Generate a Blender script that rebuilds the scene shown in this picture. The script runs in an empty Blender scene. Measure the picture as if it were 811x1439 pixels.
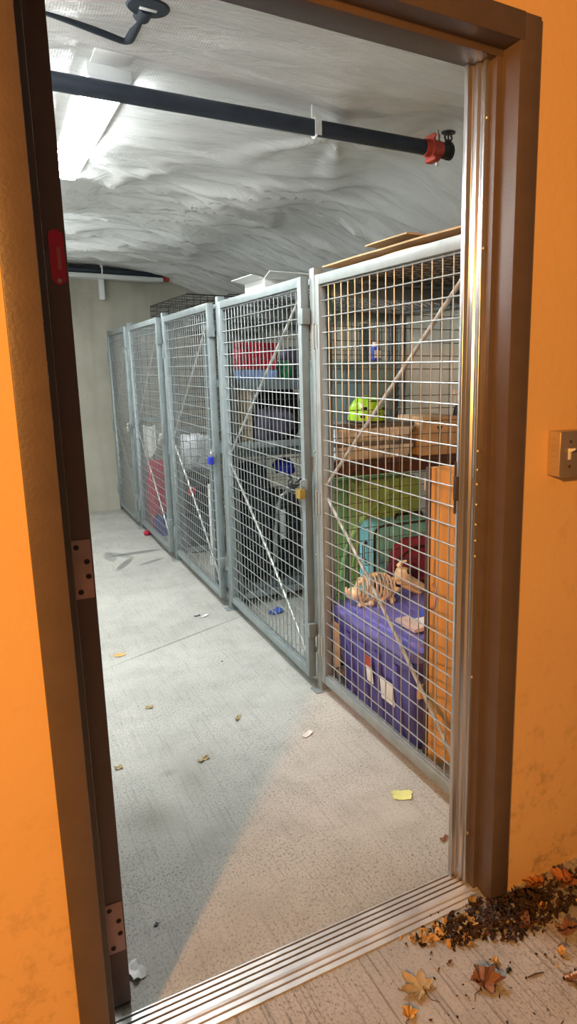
import bpy, bmesh, math, random
from math import radians as RAD, sin, cos, pi
from mathutils import Vector, Matrix, noise, Euler

SC = bpy.context.scene
COL = SC.collection

# ------------------------------------------------------------------ camera
H = 1.39
F, PPX, PPY = 975.5, 539.5, 719.5
YAW, PITCH = RAD(30.477), RAD(11.542)
CAM = Vector((0, 0, H))
cr = Vector((cos(YAW), -sin(YAW), 0))
cd0 = Vector((sin(YAW), cos(YAW), 0))
cd = cd0 * cos(PITCH) - Vector((0, 0, 1)) * sin(PITCH)
cu = cd0 * sin(PITCH) + Vector((0, 0, 1)) * cos(PITCH)
cam_data = bpy.data.cameras.new('camera')
cam = bpy.data.objects.new('camera', cam_data)
COL.objects.link(cam)
M = Matrix((cr, cu, -cd)).transposed().to_4x4()
M.translation = CAM
cam.matrix_world = M
cam_data.sensor_fit = 'VERTICAL'
cam_data.sensor_height = 24
cam_data.lens = F / 1439 * 24
cam_data.shift_x = -(PPX - 405.5) / 1439
cam_data.clip_start = 0.02
SC.camera = cam

def ray(x, y):
    return cr * ((x - PPX) / F) - cu * ((y - PPY) / F) + cd
def at_x(x, y, X):
    v = ray(x, y); return CAM + v * (X / v.x)
def at_y(x, y, Y):
    v = ray(x, y); return CAM + v * (Y / v.y)
def at_z(x, y, Z=0.0):
    v = ray(x, y); return CAM + v * ((Z - H) / v.z)

# ------------------------------------------------------------------ world, exposure, outdoor lamp
w = bpy.data.worlds.new('world'); SC.world = w; w.use_nodes = True
w.node_tree.nodes['Background'].inputs[0].default_value = (1.0, 0.72, 0.52, 1)
w.node_tree.nodes['Background'].inputs[1].default_value = 0.115
SC.view_settings.view_transform = 'Standard'
SC.view_settings.look = 'None'
SC.view_settings.exposure = 0.0
SC.view_settings.gamma = 1.0
SC.view_settings.use_curve_mapping = False

LAMP_STRENGTH = 78.0          # emission of the fluorescent lenses
ld = bpy.data.lights.new('outdoor_lamp', 'AREA')
ld.shape = 'DISK'; ld.size = 0.16
ld.energy = 158.0; ld.color = (1.0, 0.42, 0.09)
lo = bpy.data.objects.new('outdoor_lamp', ld); COL.objects.link(lo)
lo.location = (-1.67, -1.05, 2.15)
lo.rotation_euler = (Vector((0.9, 1.4, 2.3)) - Vector(lo.location)).to_track_quat('-Z', 'Y').to_euler()

# ------------------------------------------------------------------ colour + material helpers
def S(r, g, b):
    f = lambda c: (c / 255 / 12.92) if c / 255 <= 0.04045 else ((c / 255 + 0.055) / 1.055) ** 2.4
    return (f(r), f(g), f(b), 1)

def mat(name, c, rough=0.5, metal=0.0, var=0.12, scale=8.0, bump=0.0, bscale=60.0, alpha=1.0,
        spec=0.5, trans=0.0, stretch=None):
    m = bpy.data.materials.new(name); m.use_nodes = True
    nt = m.node_tree; N = nt.nodes; L = nt.links
    p = N['Principled BSDF']
    tc = N.new('ShaderNodeTexCoord')
    src = tc.outputs['Object']
    if stretch:
        mp = N.new('ShaderNodeMapping'); mp.inputs['Scale'].default_value = stretch
        L.new(src, mp.inputs['Vector']); src = mp.outputs['Vector']
    nz = N.new('ShaderNodeTexNoise'); nz.inputs['Scale'].default_value = scale
    nz.inputs['Detail'].default_value = 6
    L.new(src, nz.inputs['Vector'])
    rp = N.new('ShaderNodeValToRGB')
    rp.color_ramp.elements[0].position = 0.3; rp.color_ramp.elements[1].position = 0.7
    rp.color_ramp.elements[0].color = tuple(max(0, x * (1 - var)) for x in c[:3]) + (1,)
    rp.color_ramp.elements[1].color = tuple(min(1, x * (1 + var)) for x in c[:3]) + (1,)
    L.new(nz.outputs['Fac'], rp.inputs['Fac'])
    L.new(rp.outputs['Color'], p.inputs['Base Color'])
    p.inputs['Roughness'].default_value = rough
    p.inputs['Metallic'].default_value = metal
    p.inputs['Specular IOR Level'].default_value = spec
    p.inputs['Alpha'].default_value = alpha
    p.inputs['Transmission Weight'].default_value = trans
    if bump:
        n2 = N.new('ShaderNodeTexNoise'); n2.inputs['Scale'].default_value = bscale; n2.inputs['Detail'].default_value = 4
        L.new(src, n2.inputs['Vector'])
        b = N.new('ShaderNodeBump'); b.inputs['Strength'].default_value = bump; b.inputs['Distance'].default_value = 0.01
        L.new(n2.outputs['Fac'], b.inputs['Height']); L.new(b.outputs['Normal'], p.inputs['Normal'])
    return m

class NT:
    """tiny node-graph helper for the big surfaces"""
    def __init__(s, name):
        s.m = bpy.data.materials.new(name); s.m.use_nodes = True
        s.t = s.m.node_tree; s.p = s.t.nodes['Principled BSDF']
        s.co = s.t.nodes.new('ShaderNodeTexCoord').outputs['Object']
    def link(s, a, b): s.t.links.new(a, b)
    def mapping(s, loc=(0, 0, 0), rot=(0, 0, 0), sc=(1, 1, 1), kind='POINT', src=None):
        n = s.t.nodes.new('ShaderNodeMapping'); n.vector_type = kind
        n.inputs['Location'].default_value = loc; n.inputs['Rotation'].default_value = rot; n.inputs['Scale'].default_value = sc
        s.link(src or s.co, n.inputs['Vector']); return n.outputs[0]
    def noise(s, scale, detail=5, src=None, rough=0.5, dist=0.0):
        n = s.t.nodes.new('ShaderNodeTexNoise'); n.inputs['Scale'].default_value = scale
        n.inputs['Detail'].default_value = detail; n.inputs['Roughness'].default_value = rough
        n.inputs['Distortion'].default_value = dist
        s.link(src or s.co, n.inputs['Vector']); return n.outputs['Fac']
    def ramp(s, fac, p0, p1, c0=(0, 0, 0, 1), c1=(1, 1, 1, 1)):
        n = s.t.nodes.new('ShaderNodeValToRGB'); e = n.color_ramp.elements
        e[0].position = p0; e[1].position = p1; e[0].color = c0; e[1].color = c1
        s.link(fac, n.inputs['Fac']); return n.outputs['Color']
    def mix(s, fac, a, b, mode='MIX'):
        n = s.t.nodes.new('ShaderNodeMix'); n.data_type = 'RGBA'; n.blend_type = mode
        for v, i in ((fac, 0), (a, 6), (b, 7)):
            if hasattr(v, 'is_output'): s.link(v, n.inputs[i])
            else: n.inputs[i].default_value = v
        return n.outputs[2]
    def math(s, op, a, b=0.0):
        n = s.t.nodes.new('ShaderNodeMath'); n.operation = op
        for v, i in ((a, 0), (b, 1)):
            if hasattr(v, 'is_output'): s.link(v, n.inputs[i])
            else: n.inputs[i].default_value = v
        return n.outputs[0]
    def ellipse(s, a, b, ry, soft=0.5, wob=0.25, wscale=6.0):
        """soft mask along the floor from point a to point b, half-width ry"""
        a = Vector(a); b = Vector(b); c = (a + b) / 2; d = b - a
        rx = d.length / 2 * 1.05
        v = s.mapping(loc=(c.x, c.y, 0), rot=(0, 0, math.atan2(d.y, d.x)), sc=(rx, ry, 1000), kind='TEXTURE')
        n = s.t.nodes.new('ShaderNodeVectorMath'); n.operation = 'LENGTH'; s.link(v, n.inputs[0])
        nz = s.noise(wscale, 4)
        r = s.math('ADD', n.outputs['Value'], s.math('MULTIPLY', s.math('SUBTRACT', nz, 0.5), wob * 2))
        return s.ramp(r, 1 - soft, 1.0, (1, 1, 1, 1), (0, 0, 0, 1))
    def bump(s, h, strength, dist=0.01):
        b = s.t.nodes.new('ShaderNodeBump'); b.inputs['Strength'].default_value = strength; b.inputs['Distance'].default_value = dist
        s.link(h, b.inputs['Height']); s.link(b.outputs['Normal'], s.p.inputs['Normal'])

# ------------------------------------------------------------------ mesh builder
class MB:
    def __init__(s): s.v = []; s.f = []; s.mi = []
    def add(s, vs, fs, mi=0):
        o = len(s.v); s.v += [Vector(p) for p in vs]
        for f in fs: s.f.append([i + o for i in f]); s.mi.append(mi)
        return s
    def box(s, a, b, mi=0):
        x0, y0, z0 = (min(a[i], b[i]) for i in range(3)); x1, y1, z1 = (max(a[i], b[i]) for i in range(3))
        return s.add([(x0, y0, z0), (x1, y0, z0), (x1, y1, z0), (x0, y1, z0), (x0, y0, z1), (x1, y0, z1), (x1, y1, z1), (x0, y1, z1)],
                     [(0, 3, 2, 1), (4, 5, 6, 7), (0, 1, 5, 4), (1, 2, 6, 5), (2, 3, 7, 6), (3, 0, 4, 7)], mi)
    def tube(s, pts, r, n=8, mi=0, closed=False):
        pts = [Vector(p) for p in pts]; k = len(pts)
        rs = r if isinstance(r, (list, tuple)) else [r] * k
        base = len(s.v); prev = None
        for i, p in enumerate(pts):
            if closed: t = pts[(i + 1) % k] - pts[i - 1]
            else: t = pts[min(i + 1, k - 1)] - pts[max(i - 1, 0)]
            t.normalize()
            if prev is None:
                up = Vector((0, 0, 1)) if abs(t.z) < 0.9 else Vector((1, 0, 0))
                a = t.cross(up).normalized()
            else:
                a = (prev - t * prev.dot(t)).normalized()
            b = t.cross(a); prev = a
            for j in range(n):
                q = 2 * pi * j / n
                s.v.append(p + (a * cos(q) + b * sin(q)) * rs[i])
        for i in range(k if closed else k - 1):
            i2 = (i + 1) % k
            for j in range(n):
                j2 = (j + 1) % n
                s.f.append([base + i * n + j, base + i * n + j2, base + i2 * n + j2, base + i2 * n + j]); s.mi.append(mi)
        if not closed:
            s.f.append([base + j for j in range(n)][::-1]); s.mi.append(mi)
            s.f.append([base + (k - 1) * n + j for j in range(n)]); s.mi.append(mi)
        return s
    def cyl(s, p, q, r, n=16, mi=0, r2=None): return s.tube([p, q], [r, r if r2 is None else r2], n, mi)
    def lathe(s, prof, c=(0, 0, 0), axis='Z', n=24, mi=0):
        """prof: list of (radius, height)"""
        c = Vector(c); base = len(s.v); k = len(prof)
        ax = {'Z': (Vector((1, 0, 0)), Vector((0, 1, 0)), Vector((0, 0, 1))),
              'X': (Vector((0, 1, 0)), Vector((0, 0, 1)), Vector((1, 0, 0))),
              'Y': (Vector((0, 0, 1)), Vector((1, 0, 0)), Vector((0, 1, 0)))}[axis]
        for r, h in prof:
            for j in range(n):
                q = 2 * pi * j / n
                s.v.append(c + ax[0] * (r * cos(q)) + ax[1] * (r * sin(q)) + ax[2] * h)
        for i in range(k - 1):
            for j in range(n):
                j2 = (j + 1) % n
                s.f.append([base + i * n + j, base + i * n + j2, base + (i + 1) * n + j2, base + (i + 1) * n + j]); s.mi.append(mi)
        s.f.append([base + j for j in range(n)][::-1]); s.mi.append(mi)
        s.f.append([base + (k - 1) * n + j for j in range(n)]); s.mi.append(mi)
        return s
    def prism(s, poly, fn, h0, h1, mi=0):
        """poly 2-D, fn(u, v, h) -> 3-D"""
        n = len(poly)
        vs = [fn(u, v, h0) for u, v in poly] + [fn(u, v, h1) for u, v in poly]
        fs = [tuple(range(n))[::-1], tuple(range(n, 2 * n))] + [(i, (i + 1) % n, n + (i + 1) % n, n + i) for i in range(n)]
        return s.add(vs, fs, mi)
    def blob(s, c, size, e=0.6, amp=0.0, fr=6.0, seed=0, nu=40, nv=24, mi=0, rot=0.0):
        """rounded-box / superellipsoid lump, wrinkled by noise"""
        c = Vector(c); base = len(s.v)
        sp = lambda x, p: math.copysign(abs(x) ** p, x)
        Rm = Matrix.Rotation(rot, 3, 'Z')
        for i in range(nv + 1):
            ph = -pi / 2 + pi * i / nv
            for j in range(nu):
                th = 2 * pi * j / nu
                d = Vector((sp(cos(ph), e) * sp(cos(th), e), sp(cos(ph), e) * sp(sin(th), e), sp(sin(ph), e)))
                p = Vector((d.x * size[0] / 2, d.y * size[1] / 2, d.z * size[2] / 2))
                if amp:
                    nn = noise.fractal((p + c) * fr + Vector((seed * 7.1, seed * 3.3, 0)), 1.0, 2.0, 4)
                    p += d.normalized() * nn * amp
                s.v.append(c + Rm @ p)
        for i in range(nv):
            for j in range(nu):
                j2 = (j + 1) % nu
                s.f.append([base + i * nu + j, base + i * nu + j2, base + (i + 1) * nu + j2, base + (i + 1) * nu + j]); s.mi.append(mi)
        return s
    def build(s, name, m, parent=None, bevel=0.0, seg=2, smooth=True, ang=38, origin=None, stuff=False):
        top = parent
        while top is not None and '_o' not in top: top = top.parent
        o_ = Vector(origin) if origin is not None else (Vector(top['_o']) if top is not None else Vector((0, 0, 0)))
        me = bpy.data.meshes.new(name)
        me.from_pydata([p - o_ for p in s.v], [], s.f); me.update()
        ms = m if isinstance(m, (list, tuple)) else [m]
        for x in ms: me.materials.append(x)
        me.polygons.foreach_set('material_index', s.mi)
        bm = bmesh.new(); bm.from_mesh(me)
        bmesh.ops.remove_doubles(bm, verts=bm.verts, dist=1e-6)
        if bevel:
            ed = [e for e in bm.edges if len(e.link_faces) == 2 and e.calc_face_angle(0) > RAD(30)]
            bmesh.ops.bevel(bm, geom=ed, offset=bevel, segments=seg, profile=0.5, affect='EDGES', clamp_overlap=True)
        bmesh.ops.recalc_face_normals(bm, faces=bm.faces)
        bm.to_mesh(me); bm.free()
        if smooth:
            me.shade_smooth(); me.set_sharp_from_angle(angle=RAD(ang))
        o = bpy.data.objects.new(name, me); COL.objects.link(o)
        if parent is not None: o.parent = parent
        else: o.location = o_
        if stuff: o['kind'] = 'stuff'
        return o

ROOTS = []
def thing(name, label, cat, loc=(0, 0, 0), rz=0.0, group=None, local=False):
    o = bpy.data.objects.new(name, None); COL.objects.link(o)
    o.empty_display_size = 0.05
    o.location = loc; o.rotation_euler = (0, 0, rz)
    o['label'] = label; o['category'] = cat
    if group: o['group'] = group
    o['_o'] = (0.0, 0.0, 0.0) if local else tuple(loc)
    ROOTS.append(o)
    return o
def tag(o, label, cat, group=None, kind=None):
    o['label'] = label; o['category'] = cat
    if group: o['group'] = group
    if kind: o['kind'] = kind
    return o
def struct(o, label=None, cat=None):
    o['kind'] = 'structure'
    if label: o['label'] = label
    if cat: o['category'] = cat
    return o
def lab(o, t): o['label'] = t; return o
def copy_tree(o, parent=None):
    c = o.copy(); COL.objects.link(c)
    if parent is not None: c.parent = parent
    else: ROOTS.append(c)
    for ch in list(o.children): copy_tree(ch, c)
    return c

# ------------------------------------------------------------------ materials
def wall_paint():
    n = NT('tan_wall_paint')
    big = n.noise(1.6, 6); fine = n.noise(40, 4)
    c = n.mix(big, S(216, 178, 124), S(230, 194, 140))
    sm = n.ramp(n.noise(9, 8, rough=0.7), 0.60, 0.78)
    c = n.mix(n.math('MULTIPLY', sm, 0.28), c, S(120, 92, 70))
    # splashed dirt low on the wall
    sep = n.t.nodes.new('ShaderNodeSeparateXYZ'); n.link(n.co, sep.inputs[0])
    low = n.ramp(sep.outputs['Z'], 0.0, 0.75, (1, 1, 1, 1), (0, 0, 0, 1))
    spl = n.ramp(n.noise(14, 6, rough=0.75), 0.52, 0.72)
    c = n.mix(n.math('MULTIPLY', n.math('MULTIPLY', low, spl), 0.75), c, S(78, 52, 40))
    n.link(c, n.p.inputs['Base Color']); n.p.inputs['Roughness'].default_value = 0.62
    n.bump(fine, 0.10); return n.m
M_wall = wall_paint()

def concrete_floor(name, base0, base1, outside=False):
    n = NT(name)
    big = n.noise(1.3, 5); mid = n.noise(7, 6, rough=0.65)
    c = n.mix(n.ramp(big, 0.35, 0.65), base0, base1)
    c = n.mix(n.math('MULTIPLY', n.ramp(mid, 0.45, 0.75), 0.30), c, S(120, 118, 108))
    # dark fine pitting, denser in patches, drawn out along the broom direction
    sv = n.mapping(rot=(0, 0, RAD(-8 if not outside else 38)), sc=(1.0, 0.62, 1))
    pit = n.ramp(n.noise(165, 6, src=sv, rough=0.75), 0.50, 0.66)
    dens = n.ramp(n.noise(3.2, 4), 0.30, 0.62)
    c = n.mix(n.math('MULTIPLY', n.math('MULTIPLY', pit, n.math('ADD', n.math('MULTIPLY', dens, 0.7), 0.3)), 0.9 if outside else 0.85), c, S(66, 60, 52))
    bl = n.mapping(rot=(0, 0, RAD(-8 if not outside else 38)), sc=(1.0, 0.03, 1))
    broom = n.noise(120, 2, src=bl)
    c = n.mix(n.math('MULTIPLY', n.ramp(broom, 0.54, 0.70), 0.55 if outside else 0.18), c, S(88, 82, 74))
    spk = n.ramp(n.noise(420, 2), 0.64, 0.72)
    c = n.mix(n.math('MULTIPLY', spk, 0.4), c, S(236, 232, 222))
    if not outside:
        j0 = at_z(120, 951); j1 = at_z(372, 853)
        c = n.mix(n.math('MULTIPLY', n.ellipse(j0, j1, 0.011, soft=0.7, wob=0.3, wscale=20), 0.55), c, S(86, 82, 76))
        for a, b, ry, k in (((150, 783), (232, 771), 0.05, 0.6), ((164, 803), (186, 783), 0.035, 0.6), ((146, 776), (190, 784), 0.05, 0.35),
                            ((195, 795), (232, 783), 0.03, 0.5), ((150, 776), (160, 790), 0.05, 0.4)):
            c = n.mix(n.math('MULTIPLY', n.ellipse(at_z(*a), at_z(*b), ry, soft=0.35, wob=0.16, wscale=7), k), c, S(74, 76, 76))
        for a, b, ry in (((220, 1092), (252, 1082), 0.03), ((195, 1130), (240, 1170), 0.10), ((250, 1060), (290, 1130), 0.07)):
            c = n.mix(n.math('MULTIPLY', n.ellipse(at_z(*a), at_z(*b), ry, soft=0.9, wob=0.5, wscale=14), 0.28), c, S(92, 86, 66))
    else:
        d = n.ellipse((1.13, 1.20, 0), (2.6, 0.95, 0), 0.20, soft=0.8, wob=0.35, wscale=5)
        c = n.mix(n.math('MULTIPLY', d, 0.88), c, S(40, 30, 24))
    n.link(c, n.p.inputs['Base Color']); n.p.inputs['Roughness'].default_value = 0.85
    n.p.inputs['Specular IOR Level'].default_value = 0.25
    h = n.math('SUBTRACT', n.math('MULTIPLY', broom, 0.6), n.math('MULTIPLY', pit, 0.35))
    n.bump(h, 0.35, 0.006); return n.m
M_floor = concrete_floor('brushed_concrete_floor', S(176, 174, 167), S(198, 196, 188))
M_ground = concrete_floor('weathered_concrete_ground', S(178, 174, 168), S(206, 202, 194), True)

def concrete_wall():
    n = NT('cast_concrete_wall')
    st = n.mapping(sc=(1.0, 1.0, 0.12))
    c = n.mix(n.ramp(n.noise(2.0, 6), 0.3, 0.7), S(160, 156, 142), S(190, 186, 172))
    c = n.mix(n.math('MULTIPLY', n.ramp(n.noise(9, 5, src=st), 0.5, 0.75), 0.25), c, S(120, 116, 108))
    sp = n.ramp(n.noise(16, 4), 0.68, 0.76)
    c = n.mix(n.math('MULTIPLY', sp, 0.4), c, S(120, 114, 104))
    n.link(c, n.p.inputs['Base Color']); n.p.inputs['Roughness'].default_value = 0.9
    n.p.inputs['Specular IOR Level'].default_value = 0.2
    n.bump(n.noise(30, 6), 0.15); return n.m
M_conc = concrete_wall()

def film():
    n = NT('white_plastic_film')
    fold = n.noise(3.0, 5, src=n.mapping(sc=(0.5, 2.2, 1)), dist=1.2)
    weave = n.t.nodes.new('ShaderNodeTexWave'); weave.inputs['Scale'].default_value = 42; weave.inputs['Distortion'].default_value = 0.6
    n.link(n.co, weave.inputs['Vector'])
    c = n.mix(fold, S(206, 208, 208), S(234, 235, 234))
    n.link(c, n.p.inputs['Base Color'])
    n.p.inputs['Roughness'].default_value = 0.24
    n.p.inputs['Specular IOR Level'].default_value = 0.75
    cre = n.noise(7, 6, src=n.mapping(sc=(0.55, 2.4, 1), rot=(0, 0, 0.12)), rough=0.6, dist=1.6)
    h = n.math('ADD', n.math('MULTIPLY', cre, 1.0), n.math('MULTIPLY', weave.outputs['Fac'], 0.02))
    n.bump(h, 0.26, 0.05); return n.m
M_film = film()

M_whitewall = mat('white_painted_concrete', S(238, 238, 234), 0.85, var=0.04, scale=3, bump=0.1, bscale=30)  # unseen inner walls made bright white to bounce more lamp light
M_frame = mat('brown_frame_paint', S(92, 79, 72), 0.45, var=0.08, scale=20, bump=0.08, bscale=150)
M_door = mat('dark_brown_door_paint', S(108, 88, 80), 0.5, var=0.06, scale=20, bump=0.05)
M_alu = mat('brushed_aluminium', S(196, 196, 198), 0.28, 0.9, var=0.10, scale=6, bump=0.04, bscale=200, stretch=(1, 1, 0.05))
M_thr = mat('worn_threshold_aluminium', S(206, 206, 206), 0.42, 0.55, var=0.22, scale=9, bump=0.1, bscale=120)
M_groove = mat('dark_groove', S(66, 52, 44), 0.8, var=0.3, scale=30)
M_leafmetal = mat('dull_hinge_steel', S(196, 160, 150), 0.5, 0.25, var=0.1, scale=30)
M_screw = mat('screw_steel', S(190, 186, 180), 0.35, 0.85, var=0.1)
M_red_label = mat('red_label', S(216, 48, 78), 0.45, var=0.1, scale=40)
M_pink_label = mat('pale_label_print', S(206, 120, 120), 0.5, var=0.1, scale=60)
M_gal = mat('galvanised_wire', S(172, 176, 176), 0.36, 0.6, var=0.15, scale=30)
M_wiredark = mat('dull_partition_wire', S(92, 97, 100), 0.5, 0.5, var=0.15, scale=30)
M_lock = mat('grey_locker_enamel', S(140, 149, 150), 0.42, 0.25, var=0.12, scale=14, bump=0.05, bscale=120)
M_brace = mat('brace_bar', S(186, 186, 182), 0.42, 0.5, var=0.15, scale=20)
M_black = mat('black_plastic', S(26, 27, 30), 0.5, var=0.2)
M_iron = mat('black_iron_pipe', S(46, 54, 66), 0.45, 0.3, var=0.15, scale=14, bump=0.05)
M_redpaint = mat('red_coupling_paint', S(170, 60, 44), 0.5, var=0.2, scale=25)
M_white = mat('white_enamel', S(226, 228, 228), 0.4, var=0.03)
M_gold = mat('brass', S(214, 176, 92), 0.3, 0.8, var=0.1)
M_card = mat('cardboard', S(200, 174, 140), 0.8, var=0.1, scale=12, bump=0.1, bscale=80)
M_card_old = mat('old_cardboard', S(176, 152, 118), 0.8, var=0.15, scale=12)
M_wood = mat('orange_stained_wood', S(222, 176, 112), 0.42, var=0.16, scale=5, stretch=(7, 7, 0.7), bump=0.03)
M_wood_edge = mat('dark_wood_edge', S(70, 44, 24), 0.5, var=0.2, stretch=(6, 6, 0.6))
M_bookcase = mat('dark_walnut', S(78, 48, 40), 0.45, var=0.2, scale=5, stretch=(1, 6, 6))
M_purple = mat('purple_tote_plastic', S(74, 70, 150), 0.38, var=0.10, scale=4, stretch=(8, 1, 1))
M_lid = mat('violet_lid_plastic', S(108, 108, 190), 0.35, var=0.12, scale=6, stretch=(9, 1, 1))
M_green = mat('green_plastic', S(140, 188, 118), 0.42, var=0.08, scale=4)
M_teal = mat('turquoise_shell', S(120, 206, 232), 0.32, var=0.05)
M_maroon = mat('maroon_fabric', S(142, 58, 104), 0.85, var=0.15, scale=30, bump=0.3, bscale=160)
M_bone = mat('bone_plastic', S(236, 220, 192), 0.5, var=0.14, scale=40)
M_clear = mat('clear_tub_plastic', S(238, 242, 246), 0.22, var=0.03, alpha=0.86)
M_clear_teal = mat('smoky_teal_tub_plastic', S(140, 172, 176), 0.25, var=0.05, alpha=0.72)
M_lidgrey = mat('grey_lid_plastic', S(112, 114, 116), 0.4, var=0.08)
M_lime = mat('lime_helmet_shell', S(150, 206, 40), 0.28, var=0.06)
M_towelw = mat('white_towel', S(238, 238, 236), 0.95, var=0.06, scale=30, bump=0.5, bscale=180)
M_towelb = mat('blue_towel', S(70, 98, 196), 0.95, var=0.1, scale=30, bump=0.5, bscale=180)
M_clothpink = mat('pale_pink_cloth', S(224, 200, 192), 0.95, var=0.06, bump=0.4, bscale=160)
M_paper = mat('white_paper', S(230, 230, 226), 0.7, var=0.03)
M_yellow = mat('yellow_note_paper', S(226, 232, 150), 0.75, var=0.04)
M_redbin = mat('red_bin_plastic', S(196, 32, 54), 0.4, var=0.08)
M_redcloth = mat('crimson_fabric', S(176, 30, 66), 0.9, var=0.15, scale=10, bump=0.4, bscale=60)
M_paleblue = mat('pale_blue_fleece', S(136, 164, 222), 0.9, var=0.1, scale=20, bump=0.4, bscale=120)
M_blue = mat('blue_fabric', S(38, 50, 170), 0.8, var=0.15, scale=20, bump=0.3, bscale=100)
M_bluebucket = mat('blue_bucket_plastic', S(50, 62, 140), 0.4, var=0.06)
M_greenbag = mat('green_bag_film', S(40, 140, 84), 0.4, var=0.15, scale=14, bump=0.3, bscale=30)
M_blackcloth = mat('black_fabric', S(40, 42, 48), 0.8, var=0.2, scale=14, bump=0.4, bscale=90)
M_greycloth = mat('grey_purple_cloth', S(104, 100, 122), 0.9, var=0.25, scale=12, bump=0.4, bscale=50)
M_whitebag = mat('white_bin_bag_film', S(214, 216, 222), 0.3, var=0.08, scale=10, bump=0.5, bscale=24)
M_shelfgrey = mat('grey_shelf_steel', S(118, 132, 136), 0.45, 0.3, var=0.1, scale=12)
M_darkbin = mat('slate_bin_plastic', S(70, 86, 92), 0.45, var=0.1)
M_leaf_o = mat('orange_dead_leaf', S(160, 104, 62), 0.75, var=0.3, scale=30)
M_leaf_b = mat('brown_dead_leaf', S(132, 96, 78), 0.8, var=0.3, scale=30)
M_leaf_y = mat('yellow_dead_leaf', S(206, 164, 96), 0.75, var=0.25, scale=30)
M_leaf_t = mat('tan_dead_leaf', S(176, 152, 108), 0.8, var=0.25, scale=30)
M_litter = mat('rotting_litter', S(52, 36, 26), 0.9, var=0.6, scale=26)  # dark colour partly stands in for shade near the right wall
M_litter3 = mat('brown_litter', S(74, 48, 34), 0.9, var=0.4, scale=40)  # darkened as well, for the shaded corner by the jamb
M_litter2 = mat('straw_litter', S(190, 154, 98), 0.9, var=0.4, scale=40)
M_twig = mat('twig_bark', S(84, 66, 50), 0.9, var=0.3, scale=60)
M_cable = mat('black_cable', S(30, 30, 32), 0.6, var=0.1)
M_box = mat('painted_steel_box', S(184, 164, 140), 0.4, 0.3, var=0.10, scale=20)
M_plate = mat('steel_cover_plate', S(160, 146, 138), 0.36, 0.6, var=0.06, scale=40)
M_rubber = mat('dark_rubber', S(58, 52, 50), 0.7, var=0.1)

def lens_mat():
    m = bpy.data.materials.new('lit_fluorescent_lens'); m.use_nodes = True
    nt = m.node_tree; N = nt.nodes; p = N['Principled BSDF']
    tc = N.new('ShaderNodeTexCoord'); wv = N.new('ShaderNodeTexNoise'); wv.inputs['Scale'].default_value = 3
    nt.links.new(tc.outputs['Object'], wv.inputs['Vector'])
    rp = N.new('ShaderNodeValToRGB')
    rp.color_ramp.elements[0].color = (0.93, 0.98, 0.98, 1); rp.color_ramp.elements[1].color = (0.96, 1.0, 0.99, 1)
    nt.links.new(wv.outputs['Fac'], rp.inputs['Fac'])
    p.inputs['Base Color'].default_value = (0.9, 0.9, 0.9, 1)
    nt.links.new(rp.outputs['Color'], p.inputs['Emission Color'])
    p.inputs['Emission Strength'].default_value = LAMP_STRENGTH
    return m
M_lens = lens_mat()

# ================================================================== the shell
XL, XR, YN, YF, CZ = -0.36, 2.42, 1.40, 7.35, 2.36
WY = 1.25                       # outer face of the door wall
LX0, LX1 = 0.0595, 0.111        # left frame face
RX0, RX1 = 1.058, 1.114         # right frame face
HZ0, HZ1 = 2.062, 2.115         # head face

b = MB(); b.box((XL - 0.1, WY + 0.05, -0.12), (XR + 0.1, YF + 0.1, 0.0))
struct(b.build('floor', M_floor, smooth=False), 'grey brushed concrete floor of the storage room', 'floor')
b = MB(); b.box((-4.5, -4.0, -0.12), (5.0, WY + 0.05, 0.0))
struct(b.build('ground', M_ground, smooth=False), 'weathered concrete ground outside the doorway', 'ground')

b = MB()
o_l, o_r, o_t = LX0 + 0.012, RX1 - 0.012, HZ1 - 0.012
YM = YN - 0.012
b.box((-4.0, WY, 0), (o_l, YM, 2.9)); b.box((o_r, WY, 0), (4.6, YM, 2.9)); b.box((o_l, WY, o_t), (o_r, YM, 2.9))
b.box((-4.0, YM, 0), (o_l, YN, 2.9), 1); b.box((o_r, YM, 0), (4.6, YN, 2.9), 1); b.box((o_l, YM, o_t), (o_r, YN, 2.9), 1)
struct(b.build('wall_front', [M_wall, M_whitewall], smooth=False), 'tan painted wall around the doorway', 'wall')
b = MB(); b.box((XL - 0.1, YF, 0), (XR + 0.1, YF + 0.12, 2.55))
struct(b.build('wall_back', M_conc, smooth=False), 'bare concrete wall at the far end of the storage room', 'wall')
b = MB(); b.box((XL - 0.1, YN, 0), (XL, YF, 2.55))
struct(b.build('wall_left', M_whitewall, smooth=False), 'white painted wall left of the aisle', 'wall')
b = MB(); b.box((XR, YN, 0), (XR + 0.1, YF, 2.55))
struct(b.build('wall_right', M_conc, smooth=False), 'bare concrete wall behind the lockers', 'wall')

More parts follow.
